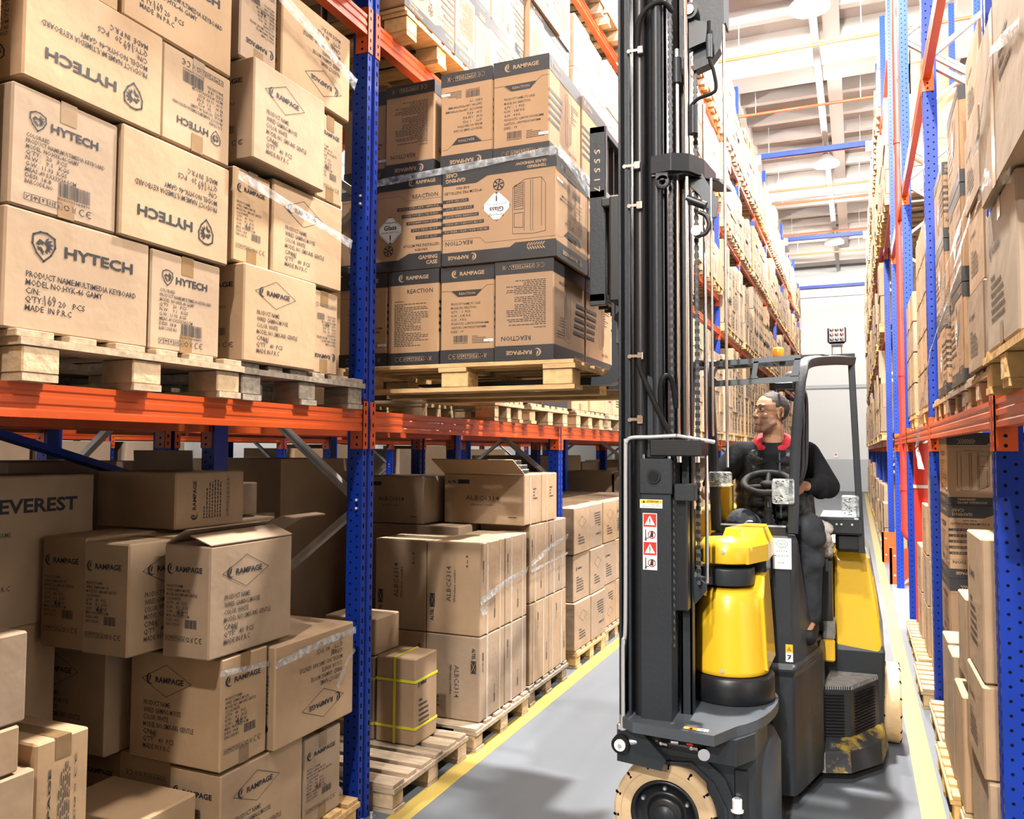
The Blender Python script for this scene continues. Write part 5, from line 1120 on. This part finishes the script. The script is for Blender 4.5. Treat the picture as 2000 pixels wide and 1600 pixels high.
fr([(-.70, 2.205), (-.25, 2.225), (-.25, 2.250), (-.70, 2.230)], 'guard_grey'); fr([(-.70, 2.100), (-.262, 2.116), (-.262, 2.145), (-.70, 2.129)], 'guard_grey')
fr([(-.70, 2.126), (-.675, 2.127), (-.685, 2.214), (-.70, 2.212)], 'guard_grey'); fr([(-.492, 2.134), (-.468, 2.135), (-.452, 2.224), (-.476, 2.223)], 'guard_grey'); fr([(-.300, 2.140), (-.262, 2.142), (-.25, 2.232), (-.278, 2.231)], 'guard_grey')
fr([(-.675, 2.127), (-.655, 2.127), (-.675, 2.150)], 'guard_grey'); fr([(-.492, 2.134), (-.512, 2.134), (-.490, 2.155)], 'guard_grey'); fr([(-.468, 2.135), (-.452, 2.135), (-.465, 2.155)], 'guard_grey')
part(m, 'guard_front_bar')
m = M(); m.bar((-.93, 5.02, 2.285), (-.0, 5.02, 2.30), .05, .05, 'truck_dark')
for k in range(5): 
    x = -.78 + k*.13; m.bar((x, 4.36, 2.235), (x - .02, 5.02, 2.285), .012, .03, 'truck_black')
m.prism([(-.16, 4.62), (-.015, 5.0), (.0, 5.04), (-.30, 5.04), (-.34, 4.62)], 'z', 2.275, 2.285, 'truck_black'); part(m, 'guard_roof')
m = M(); m.tube([(-.268, 4.40, 2.10), (-.238, 4.40, 2.06), (-.232, 4.40, 1.95), (-.238, 4.40, 1.72), (-.262, 4.40, 1.62), (-.29, 4.39, 1.58)], .010, 'truck_black', 10); m.tube([(-.25, 4.37, 2.08), (-.252, 4.37, 1.70), (-.27, 4.37, 1.62)], .009, 'truck_black', 10); part(m, 'grab_handle')
m = M(); m.box(-.385, -.29, 4.36, 4.42, 2.085, 2.122, 'truck_black', .006); m.lathe([(.0001, 0), (.04, .006), (.052, .02), (.055, .03)], (-.30, 4.42, 2.13), 'y', 'truck_grey', 24); part(m, 'mirror')
m = M(); m.lathe([(.030, 0), (.032, .004), (.031, .045), (.026, .055), (.0001, .058)], (-.412, 4.95, 2.315), 'z', 'amber', 24); bc = part(m, 'beacon'); M().lathe([(.036, -.02), (.036, .002), (.0001, .002)], (-.412, 4.95, 2.315), 'z', 'truck_black', 20).build('beacon_base', bc)
m = M(); m.box(-.145, -.045, 4.99, 5.03, 2.385, 2.485, 'truck_black', .012); wl = part(m, 'work_light')
m = M(); m.box(-.137, -.053, 4.984, 4.9905, 2.393, 2.477, 'lamp_glass', .003); 
for i in range(3):
    for j in range(3): m.lathe([(.0001, -.0045), (.010, -.003), (.0115, 0)], (-.122 + i*.027, 4.984, 2.408 + j*.027), 'y', 'chrome', 12)
m.build('work_light_lens', wl)
m = M(); m.box(-.125, -.065, 4.99, 5.03, 2.368, 2.38, 'truck_black'); m.cyl((-.12, 5.01, 2.32), (-.12, 5.01, 2.38), .004, 'chrome', 8); m.cyl((-.07, 5.01, 2.32), (-.07, 5.01, 2.38), .004, 'chrome', 8); m.build('work_light_bracket', wl)
for n_, x0, x1, z0, z1, y in (('a', -.706, -.592, 1.585, 1.662, 4.27), ('b', -.394, -.288, 1.505, 1.630, 4.27), ('c', -.085, .008, 1.395, 1.52, 4.985)):
    m = M(); m.box(x0, x1, y, y + .05, z0, z1, 'film_thick', .008); 
    rn = random.Random(n_)
    for k in range(70):
        a = rn.uniform(x0 + .006, x1 - .02); c = rn.uniform(z0 + .006, z1 - .006); m.add([(a, y - .0012, c), (a + rn.uniform(.006, .02), y - .0012, c + rn.uniform(-.008, .008)), (a + rn.uniform(.004, .012), y - .0012, c + .003)], [(0, 1, 2)], rn.choice(('band', 'band', 'label_white', 'blue_tint')))
    part(m, 'film_padding')
# steering wheel and column
m = M(); c = Vector((-.44, 4.52, 1.60)); nrm = Vector((0, -.42, .91)).normalized(); ua = Vector((1, 0, 0)); va = nrm.cross(ua)
ring = [c + .118*(math.cos(2*math.pi*k/32)*ua + math.sin(2*math.pi*k/32)*va) for k in range(33)]
m.tube(ring, .019, 'rubber_black', 10, 1)
for a in (90, 210, 330): m.cyl(c + nrm*-.02, c + .112*(math.cos(R(a))*ua + math.sin(R(a))*va), .013, 'rubber_black', 8)
m.sphere(c - nrm*.01, .040, 'rubber_black', 14, (1, 1, .6)); part(m, 'steering_wheel')
m = M(); m.cyl(c - nrm*.02, (-.43, 4.50, 1.40), .018, 'truck_black', 12); m.lathe([(.052, 1.35)] + [((.05 - .003*k) if k % 2 else (.042 - .003*k), 1.355 + .011*k) for k in range(10)] + [(.018, 1.475)], (-.43, 4.46, 0), 'z', 'rubber_black', 24); part(m, 'steering_column')
m = M(); m.cyl((-.70, 4.58, 1.44), (-.70, 4.55, 1.53), .008, 'truck_black', 8); m.sphere((-.70, 4.55, 1.54), .014, 'truck_black', 10); m.tube([(-.56, 4.40, 1.35), (-.53, 4.38, 1.40), (-.50, 4.38, 1.405)], .006, 'bolt', 8); part(m, 'control_lever')

# ---- mast, facing the left rack
YN, YF = 3.385, 3.98
MZ = 4.75
m = M()
def chan(m, x0, x1, y0, y1, z0, z1, mt='truck_dark', open_='+', t=.012):
    m.box(x0, x0 + t, y0, y1, z0, z1, mt, .002); m.box(x1 - t, x1, y0, y1, z0, z1, mt, .002)
    if open_ == '+': m.box(x0, x1, y0, y0 + t, z0, z1, mt, .002)
    else: m.box(x0, x1, y1 - t, y1, z0, z1, mt, .002)
chan(m, -.938, -.885, YN + .01, YN + .085, .49, MZ, open_='-'); chan(m, -.938, -.885, YF - .085, YF - .01, .49, MZ, open_='+')
part(m, 'outer_mast')
m = M(); chan(m, -.79, -.735, YN + .05, YN + .13, .6, MZ, 'truck_black', '+'); chan(m, -.70, -.65, YN + .12, YN + .18, .6, MZ, 'truck_dark', '+'); chan(m, -.84, -.775, YF - .13, YF - .05, .6, MZ, 'truck_black', '-')
part(m, 'inner_mast')
m = M(); m.cyl((-.848, YN + .05, .62), (-.848, YN + .05, MZ), .031, 'truck_black', 24); m.cyl((-.772, YN + .03, .62), (-.772, YN + .03, 3.9), .022, 'truck_dark', 20); m.cyl((-.805, YN + .06, .62), (-.805, YN + .06, MZ), .012, 'rubber_black', 12)
part(m, 'lift_cylinder')
for x, y, r_, z0, z1 in ((-.690, YN + .06, .0085, 1.83, 3.42), (-.650, YN + .05, .0095, 1.83, MZ), (-.555, YN + .10, .0055, 1.83, 2.93), (-.500, YN + .12, .0065, 1.7, 3.6), (-.60, YN + .2, .008, 1.2, 3.3)):
    m = M(); m.cyl((x, y, z0), (x, y, z1), r_, 'chrome', 14)
    if r_ == .0085: m.cyl((x, y, 3.35), (x, y, 3.46), .020, 'truck_dark', 14); m.cyl((x, y, 3.46), (x, y, 3.50), .010, 'bolt', 10)
    part(m, 'lift_rod')
def chain(x, y, z0, z1):
    m = M(); m.box(x - .003, x + .003, y - .006, y + .006, z0, z1, 'hole'); z = z0; k = 0
    while z < z1:
        w = .010 if k % 2 else .007; m.box(x - w, x + w, y - .007, y + .005, z, z + .020, 'truck_black' if k % 2 else 'truck_grey', .002); z += .0165; k += 1
    part(m, 'chain')
chain(-.715, YN + .05, .95, 4.5); chain(-.625, YN + .14, 1.2, 4.5)
m = M(); m.box(-.842, -.713, YN - .005, YN + .15, .635, 1.60, 'truck_dark', .004); sp = part(m, 'mast_side_plate')
m = M(); m.box(-.845, -.707, YN - .012, YN + .15, 1.585, 1.735, 'truck_dark', .006); m.cyl((-.782, YN - .012, 1.662), (-.782, YN - .022, 1.662), .030, 'truck_black', 24); m.cyl((-.782, YN - .022, 1.662), (-.782, YN - .026, 1.662), .021, 'rubber_black', 20); m.box(-.815, -.735, YN, YN + .1, 1.735, 1.775, 'truck_dark', .006)
for x in (-.83, -.725): m.cyl((x, YN + .02, 1.735), (x, YN + .02, 1.752), .009, 'chrome', 10)
part(m, 'cylinder_lug')
wt = [('r', .002, 0, .062, .235, 'label_white')]
for z in (.118, .001):
    wt += [('r', .005, z + .060, .059, z + .114, 'sticker_red')]
wt2 = []
for z in (.118, .001):
    wt2 += [('p', [(.010, z + .068), (.054, z + .068), (.032, z + .108)], 'label_white'), ('r', .030, z + .078, .034, z + .096, 'ink_on'), ('r', .030, z + .071, .034, z + .075, 'ink_on'), ('l', [(.040 + .015*math.cos(R(a)), z + .028 + .015*math.sin(R(a))) for a in range(0, 360, 24)], .003, 'sticker_red', True), ('p', [(.033, z + .018), (.047, z + .018), (.045, z + .038), (.036, z + .038)], 'ink_on'), ('p', ell(.041, z + .040, .004, .004, 8), 'ink_on'), ('l', [(.03, z + .018), (.051, z + .038)], .0025, 'sticker_red'), ('r', .012, z + .006, .016, z + .05, 'ink_on'), ('r', .012, z + .012, .028, z + .015, 'ink_on'), ('p', [(.008, z + .004), (.02, z + .004), (.016, z + .012)], 'ink_on')]
dO = (-.832, YN - .0055, 1.272)
decal(sp, 'warning_label', dO, (1, 0, 0), (0, 0, 1), .06, .235, wt); decal(sp, 'warning_label', (dO[0], dO[1] - .0015, dO[2]), (1, 0, 0), (0, 0, 1), .06, .235, wt2)
decal(sp, 'attention_label', (-.843, YN - .0056, 1.528), (1, 0, 0), (0, 0, 1), .1, .04, [('r', .001, 0, .096, .036, 'label_white'), ('r', .003, .020, .094, .034, 'sticker_yellow'), ('t', 'ATTENTION', .030, .0235, .05, .008, 'ink_on', True), ('p', [(.012, .022), (.024, .022), (.018, .032)], 'ink_on'), ('t', 'DO NOT POWER WASH', .014, .012, .07, .005, 'ink_on'), ('t', 'NEAR ELECTRICAL PARTS', .010, .004, .078, .005, 'ink_on')])
m = M(); m.tube([(-.918, YN, .62), (-.918, YN, .95), (-.908, YN, 1.05), (-.905, YN, 1.75), (-.902, YN, 1.80), (-.88, YN, 1.822), (-.80, YN, 1.825), (-.69, YN, 1.83)], .0085, 'grey_plate', 10, 5); m.cyl((-.922, YN, .60), (-.922, YN, .66), .012, 'bolt', 8); m.box(-.94, -.905, YN - .01, YN + .01, .60, .625, 'bolt', .003); m.cyl((-.69, YN, 1.83), (-.55, YN + .1, 1.805), .0085, 'grey_plate', 8); part(m, 'hydraulic_pipe')
m = M(); m.box(-.80, -.585, YN - .01, YN + .16, 1.745, 1.815, 'truck_black', .005); m.box(-.70, -.62, YN + .0, YN + .1, 1.56, 1.63, 'truck_dark', .004); m.box(-.715, -.655, YN + .05, YN + .12, 1.10, 1.58, 'truck_black', .006)
for x in (-.68, -.605): m.cyl((x, YN + .01, 1.72), (x, YN + .01, 1.75), .012, 'chrome', 8)
part(m, 'mast_cross_bracket')
m = M(); m.box(-.86, -.76, YF - .14, YF - .06, .7, 4.3, 'truck_black', .006); m.box(-.80, -.70, YF - .3, YF - .1, .68, 1.5, 'truck_black', .006); part(m, 'mast_side_strip')
# clamps and hoses
for z, x0, x1 in ((3.50, -.885, -.845), (2.995, -.905, -.862), (2.82, -.885, -.852), (2.17, -.885, -.850), (1.90, -.885, -.852)):
    m = M(); m.box(x1 - .004, x1 + .022, YN - .005, YN + .03, z - .017, z + .017, 'chrome', .003); m.box(x0, x1, YN - .003, YN + .002, z - .006, z + .006, 'chrome'); m.cyl((x0, YN - .008, z - .002), (x0, YN + .002, z - .002), .009, 'chrome', 10); part(m, 'hose_clamp')
m = M(); m.tube([(-.852, YN + .01, 3.50), (-.842, YN + .0, 3.62), (-.80, YN + .0, 3.68), (-.74, YN + .02, 3.70), (-.70, YN + .05, 3.66)], .011, 'rubber_black', 10); part(m, 'hose')
m = M(); m.tube([(-.845, YN, 2.16), (-.835, YN - .005, 2.10), (-.78, YN, 1.97), (-.74, YN + .01, 1.88), (-.71, YN + .02, 1.82)], .011, 'rubber_black', 10); part(m, 'hose')
m = M(); m.tube([(-.758, YN + .03, 1.90), (-.755, YN, 2.03), (-.735, YN, 2.08), (-.71, YN + .02, 2.06), (-.70, YN + .05, 1.95)], .011, 'rubber_black', 10); part(m, 'hose')
m = M(); m.prism([(-.842, 1.775), (-.72, 1.775), (-.735, 1.86), (-.775, 1.98), (-.80, 2.08), (-.842, 2.10)], 'y', YN + .04, YN + .06, 'truck_dark'); part(m, 'gusset')
# mid crosshead with eye, top crosshead
m = M(); pts = [(-.79, 3.375), (-.70, 3.36), (-.63, 3.40), (-.585, 3.50), (-.565, 3.70), (-.60, 3.70), (-.62, 3.52), (-.66, 3.44), (-.71, 3.405), (-.79, 3.41)]
m.prism(pts, 'z', 2.945, 3.02, 'truck_dark'); m.prism([(-.79, 3.38), (-.66, 3.40), (-.585, 3.52), (-.565, 3.70), (-.50, 3.72), (-.53, 3.55), (-.79, 3.42)], 'z', 2.935, 2.948, 'truck_dark'); m.prism([(-.66, 2.99), (-.60, 2.97), (-.525, 2.83), (-.535, 2.76), (-.565, 2.76), (-.60, 2.86), (-.68, 2.95)], 'y', 3.48, 3.50, 'truck_grey')
m.lathe([(.014, 0), (.030, 0), (.030, .02), (.014, .02), (.014, 0)], (-.740, 3.372, 2.905), 'y', 'truck_dark', 24); m.box(-.77, -.715, 3.372, 3.392, 2.91, 2.95, 'truck_dark'); part(m, 'crosshead', bevel=.003)
m = M(); m.tube([(-.60, 3.45, 2.78), (-.57, 3.45, 2.76), (-.558, 3.45, 2.72), (-.575, 3.45, 2.685), (-.61, 3.45, 2.68)], .010, 'truck_black', 8); m.cyl((-.612, 3.44, 2.70), (-.612, 3.50, 2.70), .022, 'grey_plate', 16); m.cyl((-.65, 3.44, 2.84), (-.57, 3.44, 2.80), .018, 'truck_black', 12); part(m, 'chain_anchor')
m = M(); m.prism([(-.63, 3.80), (-.50, 3.80), (-.495, 3.60), (-.515, 3.50), (-.56, 3.44), (-.63, 3.42)], 'y', 3.50, 3.56, 'truck_dark'); m.prism([(-.50, 3.85), (-.485, 3.85), (-.488, 3.60), (-.495, 3.60)], 'y', 3.49, 3.58, 'truck_grey'); m.prism([(-.65, 3.64), (-.56, 3.60), (-.57, 3.52), (-.65, 3.50)], 'y', 3.46, 3.50, 'truck_black'); m.cyl((-.635, 3.44, 3.66), (-.635, 3.50, 3.66), .036, 'truck_black', 24); m.cyl((-.635, 3.43, 3.66), (-.635, 3.44, 3.66), .022, 'chrome', 20); part(m, 'mast_head')
m = M(); m.tube([(-.553, 3.45, 3.60), (-.552, 3.45, 3.45), (-.535, 3.45, 3.38), (-.525, 3.45, 3.31), (-.54, 3.45, 3.285), (-.60, 3.45, 3.27), (-.635, 3.45, 3.24)], .008, 'rubber_black', 8); m.cyl((-.552, 3.45, 3.44), (-.552, 3.45, 3.54), .013, 'truck_grey', 10); m.cyl((-.622, 3.45, 3.12), (-.622, 3.45, 3.24), .020, 'truck_dark', 12); part(m, 'hose_elbow')
# carriage, backrest, forks
m = M()
for y in (3.93, 4.45): m.box(-1.235, -1.150, y, y + .03, 2.50, 3.42, 'truck_dark', .003)
m.box(-1.235, -1.155, 3.93, 4.48, 3.385, 3.42, 'truck_dark', .003); m.box(-1.235, -1.155, 3.93, 4.48, 3.05, 3.09, 'truck_black', .003); m.box(-1.235, -1.155, 3.93, 4.48, 2.52, 2.56, 'truck_black', .003)
for y in (4.05, 4.16, 4.27, 4.37): m.box(-1.225, -1.175, y, y + .012, 2.5, 3.40, 'truck_black')
bk = part(m, 'load_backrest')
decal(bk, 'chalk_number', (-1.21, 3.9295, 3.30), (0, 0, -1), (1, 0, 0), .25, .05, [('t', '5 5 5 1 7', 0, 0, .22, .03, 'tape_clear')])
m = M()
for y in (3.98, 4.30):
    prof = [(-1.135, 3.0), (-1.085, 3.0), (-1.08, 2.30), (-1.085, 2.16), (-1.11, 2.115), (-1.15, 2.10), (-2.25, 2.118), (-2.25, 2.13), (-1.20, 2.142), (-1.155, 2.16), (-1.135, 2.20)]
    f = M(); f.prism(prof, 'y', y, y + .10, 'truck_dark'); part(f, 'fork', bevel=.003)
m.box(-1.10, -1.0, 3.90, 4.52, 2.82, 2.98, 'truck_black', .008); m.box(-1.10, -1.0, 3.90, 4.52, 2.42, 2.55, 'truck_black', .008); m.box(-1.06, -1.01, 3.92, 4.5, 2.2, 3.02, 'truck_dark', .008); m.box(-1.04, -.93, 3.60, 3.86, 2.45, 2.95, 'truck_black', .01); m.box(-1.10, -1.055, 3.925, 3.96, 2.30, 2.95, 'truck_grey', .004); m.cyl((-1.07, 3.90, 2.90), (-1.07, 3.93, 2.90), .025, 'truck_grey', 14); m.cyl((-1.07, 3.86, 2.43), (-1.03, 3.90, 2.40), .03, 'truck_black', 10)
m.box(-1.16, -1.02, 3.88, 4.5, 2.985, 3.03, 'truck_black', .006); part(m, 'fork_carriage')

# ------------------------------------------------------------------ the driver
def blob(caps, ells, voxel, smooth=4, fac=.5):
    """one closed skin grown over tapered limbs and ellipsoids"""
    m = M()
    for p0, r0, p1, r1 in caps:
        p0 = Vector(p0); p1 = Vector(p1); n = max(2, int((p1 - p0).length/(min(r0, r1)*.8)) + 1)
        m.cyl(p0, p1, r0, 'skin', 20, r1)
        m.sphere(p0, r0, 'skin', 18); m.sphere(p1, r1, 'skin', 18)
    for c, rr_, ax in ells:
        # ellipsoid with radii rr_ along the axes ax (three unit vectors)
        s = M(); s.sphere((0, 0, 0), 1, 'skin', 22); c = Vector(c)
        m.add([c + ax[0]*(p[0]*rr_[0]) + ax[1]*(p[1]*rr_[1]) + ax[2]*(p[2]*rr_[2]) for p in s.v], s.f, 'skin')
    me = m.mesh('tmp'); ob = bpy.data.objects.new('tmp', me); COL.objects.link(ob)
    rm = ob.modifiers.new('r', 'REMESH'); rm.mode = 'VOXEL'; rm.voxel_size = voxel; rm.adaptivity = 0
    sm = ob.modifiers.new('s', 'SMOOTH'); sm.factor = fac; sm.iterations = smooth
    dg = bpy.context.evaluated_depsgraph_get(); ev = ob.evaluated_get(dg); out = bpy.data.meshes.new_from_object(ev, depsgraph=dg)
    bpy.data.objects.remove(ob); out.materials.clear()
    for p in out.polygons: p.use_smooth = True
    return out
def finish(me, name, mts, pick, parent, cutf=None):
    """world-space mesh -> child object, with materials chosen per face"""
    off = W[parent.name] if parent else Vector((0, 0, 0))
    for t in mts: me.materials.append(MATS[t])
    for p in me.polygons: p.material_index = pick(p.center) if pick else 0
    me.transform(Matrix.Translation(-off)); me.name = name
    o = bpy.data.objects.new(name, me); COL.objects.link(o)
    if parent: o.parent = parent; W[o.name] = off
    return o
HC = Vector((-.447, 4.83, 1.985)); F = Vector((-.76, -.65, .05)).normalized(); SD = Vector((0, 0, 1)).cross(F).normalized(); UP = F.cross(SD)
def h(f, s, z): return HC + F*f + SD*s + UP*z
AX = (F, SD, UP); XYZ = (Vector((1, 0, 0)), Vector((0, 1, 0)), Vector((0, 0, 1)))
sL, sR = Vector((-.615, 4.86, 1.745)), Vector((-.265, 4.88, 1.745))       # shoulders: picture left, picture right
eL, eR = Vector((-.745, 4.74, 1.60)), Vector((-.150, 4.80, 1.575)); hL, hR = Vector((-.735, 4.50, 1.585)), Vector((-.262, 4.56, 1.585))
pel = Vector((-.43, 4.95, 1.24)); kL, kR = Vector((-.575, 4.56, 1.375)), Vector((-.245, 4.58, 1.36)); aL, aR = Vector((-.56, 4.68, .93)), Vector((-.245, 4.66, .90))
caps = [(h(-.02, 0, -.07), .055, (-.44, 4.88, 1.78), .062), ((-.44, 4.88, 1.70), .12, (-.43, 4.93, 1.42), .125), ((-.43, 4.93, 1.42), .125, pel, .14),
        (sL, .058, eL, .042), (sR, .058, eR, .042), (eL, .040, hL, .026), (eR, .040, hR + (eR - hR)*.18, .026), (pel + Vector((-.09, 0, 0)), .085, kL, .06), (pel + Vector((.09, 0, 0)), .085, kR, .06), (kL, .055, aL, .036), (kR, .055, aR, .036),
        (sL, .05, (-.44, 4.88, 1.76), .07), (sR, .05, (-.44, 4.88, 1.76), .07)]
for a in (aL, aR): caps.append((a + Vector((0, .02, -.05)), .036, a + Vector((0, -.14, -.075)), .030))
# jaw, nose, brows, ears ...
caps += [(h(.076, 0, .020), .010, h(.107, 0, -.022), .0120), (h(.098, -.012, -.026), .008, h(.098, .012, -.026), .008), (h(.072, -.035, .034), .010, h(.072, .035, .034), .010), (h(.084, 0, .034), .008, h(.080, .03, .037), .008),
         (h(.015, .058, -.055), .016, h(.066, .022, -.098), .020), (h(.015, -.058, -.055), .016, h(.066, -.022, -.098), .020), (h(.080, 0, -.100), .018, h(.078, 0, -.092), .018),
         (h(.090, -.016, -.052), .006, h(.090, .016, -.052), .006), (h(.089, -.014, -.064), .007, h(.089, .014, -.064), .007)]
ells = [(h(-.012, 0, .030), (.098, .078, .088), AX), (h(.030, 0, -.040), (.062, .062, .078), AX), (h(.060, .038, -.022), (.026, .024, .022), AX), (h(.060, -.038, -.022), (.026, .024, .022), AX)]
for s in (1, -1):
    for k in range(9):
        a = R(-70 + 32*k); c0 = h(-.008 + .017*math.cos(a), s*.080, -.004 + .030*math.sin(a)); a = R(-70 + 32*(k + 1)); c1 = h(-.008 + .017*math.cos(a), s*.082, -.004 + .030*math.sin(a))
        caps.append((c0, .0058, c1, .0058))
    caps.append((h(.002, s*.076, -.012), .009, h(-.004, s*.078, .006), .008))
def hand(wr, d, up, side, curl=1.0):
    """palm and five bent fingers; d = direction of the hand, up = back of the hand, side = thumb side"""
    d = Vector(d).normalized(); up = Vector(up); up = (up - d*up.dot(d)).normalized(); sd = d.cross(up)*side
    out = [(wr, .026, wr + d*.035, .026)]; el = [(wr + d*.055, (.044, .040, .018), (d, sd, up))]
    for i, (o, L) in enumerate(((.030, .040), (.011, .045), (-.009, .042), (-.028, .034))):
        b = wr + d*(.088 - .006*abs(i - 1)) + sd*o + up*.004; k1 = b + d*L*.75 - up*L*.42*curl; k2 = k1 - up*L*.68*curl - d*L*.06; k3 = k2 - d*L*.46*curl - up*.006
        out += [(wr + d*.05 + sd*o*.8, .0115, b, .0105), (b, .0102, k1, .0092), (k1, .0092, k2, .0085), (k2, .0085, k3, .0078)]
    t0 = wr + d*.030 + sd*.030 - up*.004; t1 = t0 + d*.030 + sd*.018 - up*.018; t2 = t1 + d*.028 - sd*.006 - up*.016; out += [(t0, .0135, t1, .0115), (t1, .0115, t2, .0095)]
    return out, el
hc, he = hand(hR + (eR - hR)*.12, (hL - eR) * 0 + Vector((-.80, -.42, .10)), (.25, -.75, .6), -1, 1.0); caps += hc; ells += he
hc, he = hand(hL, (.12, -.95, -.25), (-.3, .1, .95), 1, .8); caps += hc; ells += he
body = blob(caps, ells, .0042, 3)
def loc(c): q = Vector(c) - HC; return q.dot(F), q.dot(SD), q.dot(UP)
def is_hair(c):
    f, s, z = loc(c); line = .066 - .9*max(0, -.035 - f + .03) if f > -.02 else -.045
    if f > .066: return False
    if z > .0 and (Vector((f + .008, 0, z - .0)).length < 0): return False
    if abs(s) > .06 and f > -.035 and z < .028: return False
    if f > .02: return z > .098 - abs(s)*.35 or (abs(s) > .055 and z > .055 and f < .035)
    if f > -.035: return z > .03
    return z > -.062
def skinpick(c):
    f, s, z = loc(c)
    if z < -.028 and z > -.14 and f > .01 and f < .12: return 1
    return 0
DR = finish(body, 'person', ['skin', 'stubble'], skinpick, None)
DR.data.transform(Matrix.Translation(-Vector((-.43, 4.9, 1.2)))); DR.location = (-.43, 4.9, 1.2); W[DR.name] = Vector((-.43, 4.9, 1.2))
tag(DR, 'man driving the forklift, looking aside, in a black quilted vest, black hoodie and dark trousers', 'person')
# short hair: the scalp faces lifted by 3 mm
off = W[DR.name]; hv = {}; vs = []; fs = []
for p in DR.data.polygons:
    c = p.center + off
    if (c - HC).length > .16 or not is_hair(c): continue
    f = []
    for vi in p.vertices:
        if vi not in hv:
            v = DR.data.vertices[vi]; hv[vi] = len(vs); vs.append(v.co + off + v.normal*.0028)
        f.append(hv[vi])
    fs.append(f)
M().add(vs, fs, 'hair', True).build('hair', DR)
for s in (1, -1):
    e = M(); c = h(.0755, s*.0315, .012); e.sphere(c, .0115, 'eye_white', 16); q = (F*.95 + SD*s*-.05).normalized(); e.sphere(c + q*.0062, .0066, 'hair', 12); e.build('eye', DR)
    e = M(); e.tube([h(.082, s*.010, .0215), h(.0835, s*.028, .022), h(.075, s*.042, .013)], .0030, 'stubble', 6); e.build('eyelid', DR)
    e = M(); e.tube([h(.0885, s*.012, .035), h(.0835, s*.028, .0405), h(.0705, s*.042, .034)], .0042, 'hair', 8, 4); e.build('eyebrow', DR)
e = M(); e.tube([h(.084, -.022, -.0585), h(.0965, 0, -.056), h(.084, .022, -.0585)], .0042, 'lip', 8); e.tube([h(.085, -.017, -.0635), h(.0975, 0, -.064), h(.085, .017, -.0635)], .0048, 'lip', 8); e.build('lips', DR)
# hoodie
hood = blob([((-.44, 4.89, 1.69), .152, (-.43, 4.93, 1.42), .155), ((-.43, 4.93, 1.42), .155, (-.43, 4.95, 1.27), .17), (sL, .082, eL, .064), (sR, .082, eR, .066), (eL, .062, hL + (eL - hL)*.10, .040), (eR, .064, hR + (eR - hR)*.30, .040),
    (sL, .078, (-.44, 4.88, 1.735), .095), (sR, .078, (-.44, 4.88, 1.735), .095), (hL + (eL - hL)*.12, .043, hL + (eL - hL)*.05, .042), (hR + (eR - hR)*.34, .044, hR + (eR - hR)*.26, .043)]
    + [((-.44 + .085*math.cos(R(a)), 4.895 + .075*math.sin(R(a)), 1.80 + .028*math.sin(R(a))), .030, (-.44 + .085*math.cos(R(a + 30)), 4.895 + .075*math.sin(R(a + 30)), 1.80 + .028*math.sin(R(a + 30))), .030) for a in range(-60, 230, 30)]
    + [(sR + (eR - sR)*t + Vector((.02, -.02, 0)), .052, sR + (eR - sR)*t + Vector((-.02, -.035, .02)), .048) for t in (.45, .7)] + [(eR + (hR - eR)*.3 + Vector((0, -.01, -.02)), .050, eR + (hR - eR)*.3 + Vector((0, -.01, .02)), .05)], [], .008, 3)
finish(hood, 'hoodie', ['cloth_black'], None, DR)
m = M(); ring = [(-.44 + .082*math.cos(R(a)), 4.872 + .078*math.sin(R(a)), 1.820 + .034*math.sin(R(a)) - (.055 if -115 < a < -65 else .02 if -145 < a < -35 else 0)) for a in range(-180, 181, 20)]
m.tube(ring, .030, 'hood_red', 10, 3); m.build('hood_lining', DR)
m = M(); m.prism([(-.50, 1.80), (-.385, 1.80), (-.437, 1.735)], 'y', 4.785, 4.80, 'cloth_black'); 
vest = blob([((-.53, 4.87, 1.71), .105, (-.535, 4.90, 1.30), .110), ((-.345, 4.87, 1.71), .105, (-.325, 4.90, 1.34), .115), ((-.44, 4.93, 1.70), .13, (-.43, 4.97, 1.30), .14), ((-.30, 4.88, 1.34), .11, (-.24, 4.88, 1.28), .09)] +
    [((-.60, 4.85, z), .050, (-.475, 4.752, z - .01), .020) for z in (1.72, 1.66, 1.60, 1.54, 1.48, 1.42, 1.36)] + [((-.40, 4.752, z - .01), .020, (-.28, 4.85, z), .052) for z in (1.72, 1.66, 1.60, 1.54, 1.48, 1.42, 1.36)], [], .008, 2)
vv = finish(vest, 'vest', ['vest_black', 'cloth_black'], lambda c: 1 if abs(c[0] + .437) < .048 and c[1] < 4.86 else 0, DR)
m = M(); m.tube([(-.395, 4.745, 1.76), (-.392, 4.735, 1.6), (-.390, 4.74, 1.40)], .006, 'truck_grey', 6); m.box(-.372, -.355, 4.715, 4.72, 1.60, 1.607, 'label_white'); m.build('zip', vv)
tr = blob([(pel + Vector((-.09, 0, 0)), .118, kL, .085), (pel + Vector((.09, 0, 0)), .118, kR, .088), (kL, .080, aL, .058), (kR, .082, aR, .060), (pel + Vector((-.08, 0, .05)), .125, pel + Vector((.08, 0, .05)), .125),
    (kR + Vector((-.02, -.03, .01)), .068, kR + Vector((.03, -.02, -.04)), .066), (kR + (aR - kR)*.35 + Vector((.02, -.02, 0)), .066, kR + (aR - kR)*.45 + Vector((-.02, -.02, 0)), .062)], [], .008, 3)
finish(tr, 'trousers', ['trouser_grey'], None, DR)
for a in (aL, aR):
    sh = blob([(a + Vector((0, .03, -.07)), .048, a + Vector((0, -.15, -.09)), .042)], [], .008, 2); finish(sh, 'shoe', ['rubber_black'], None, DR)
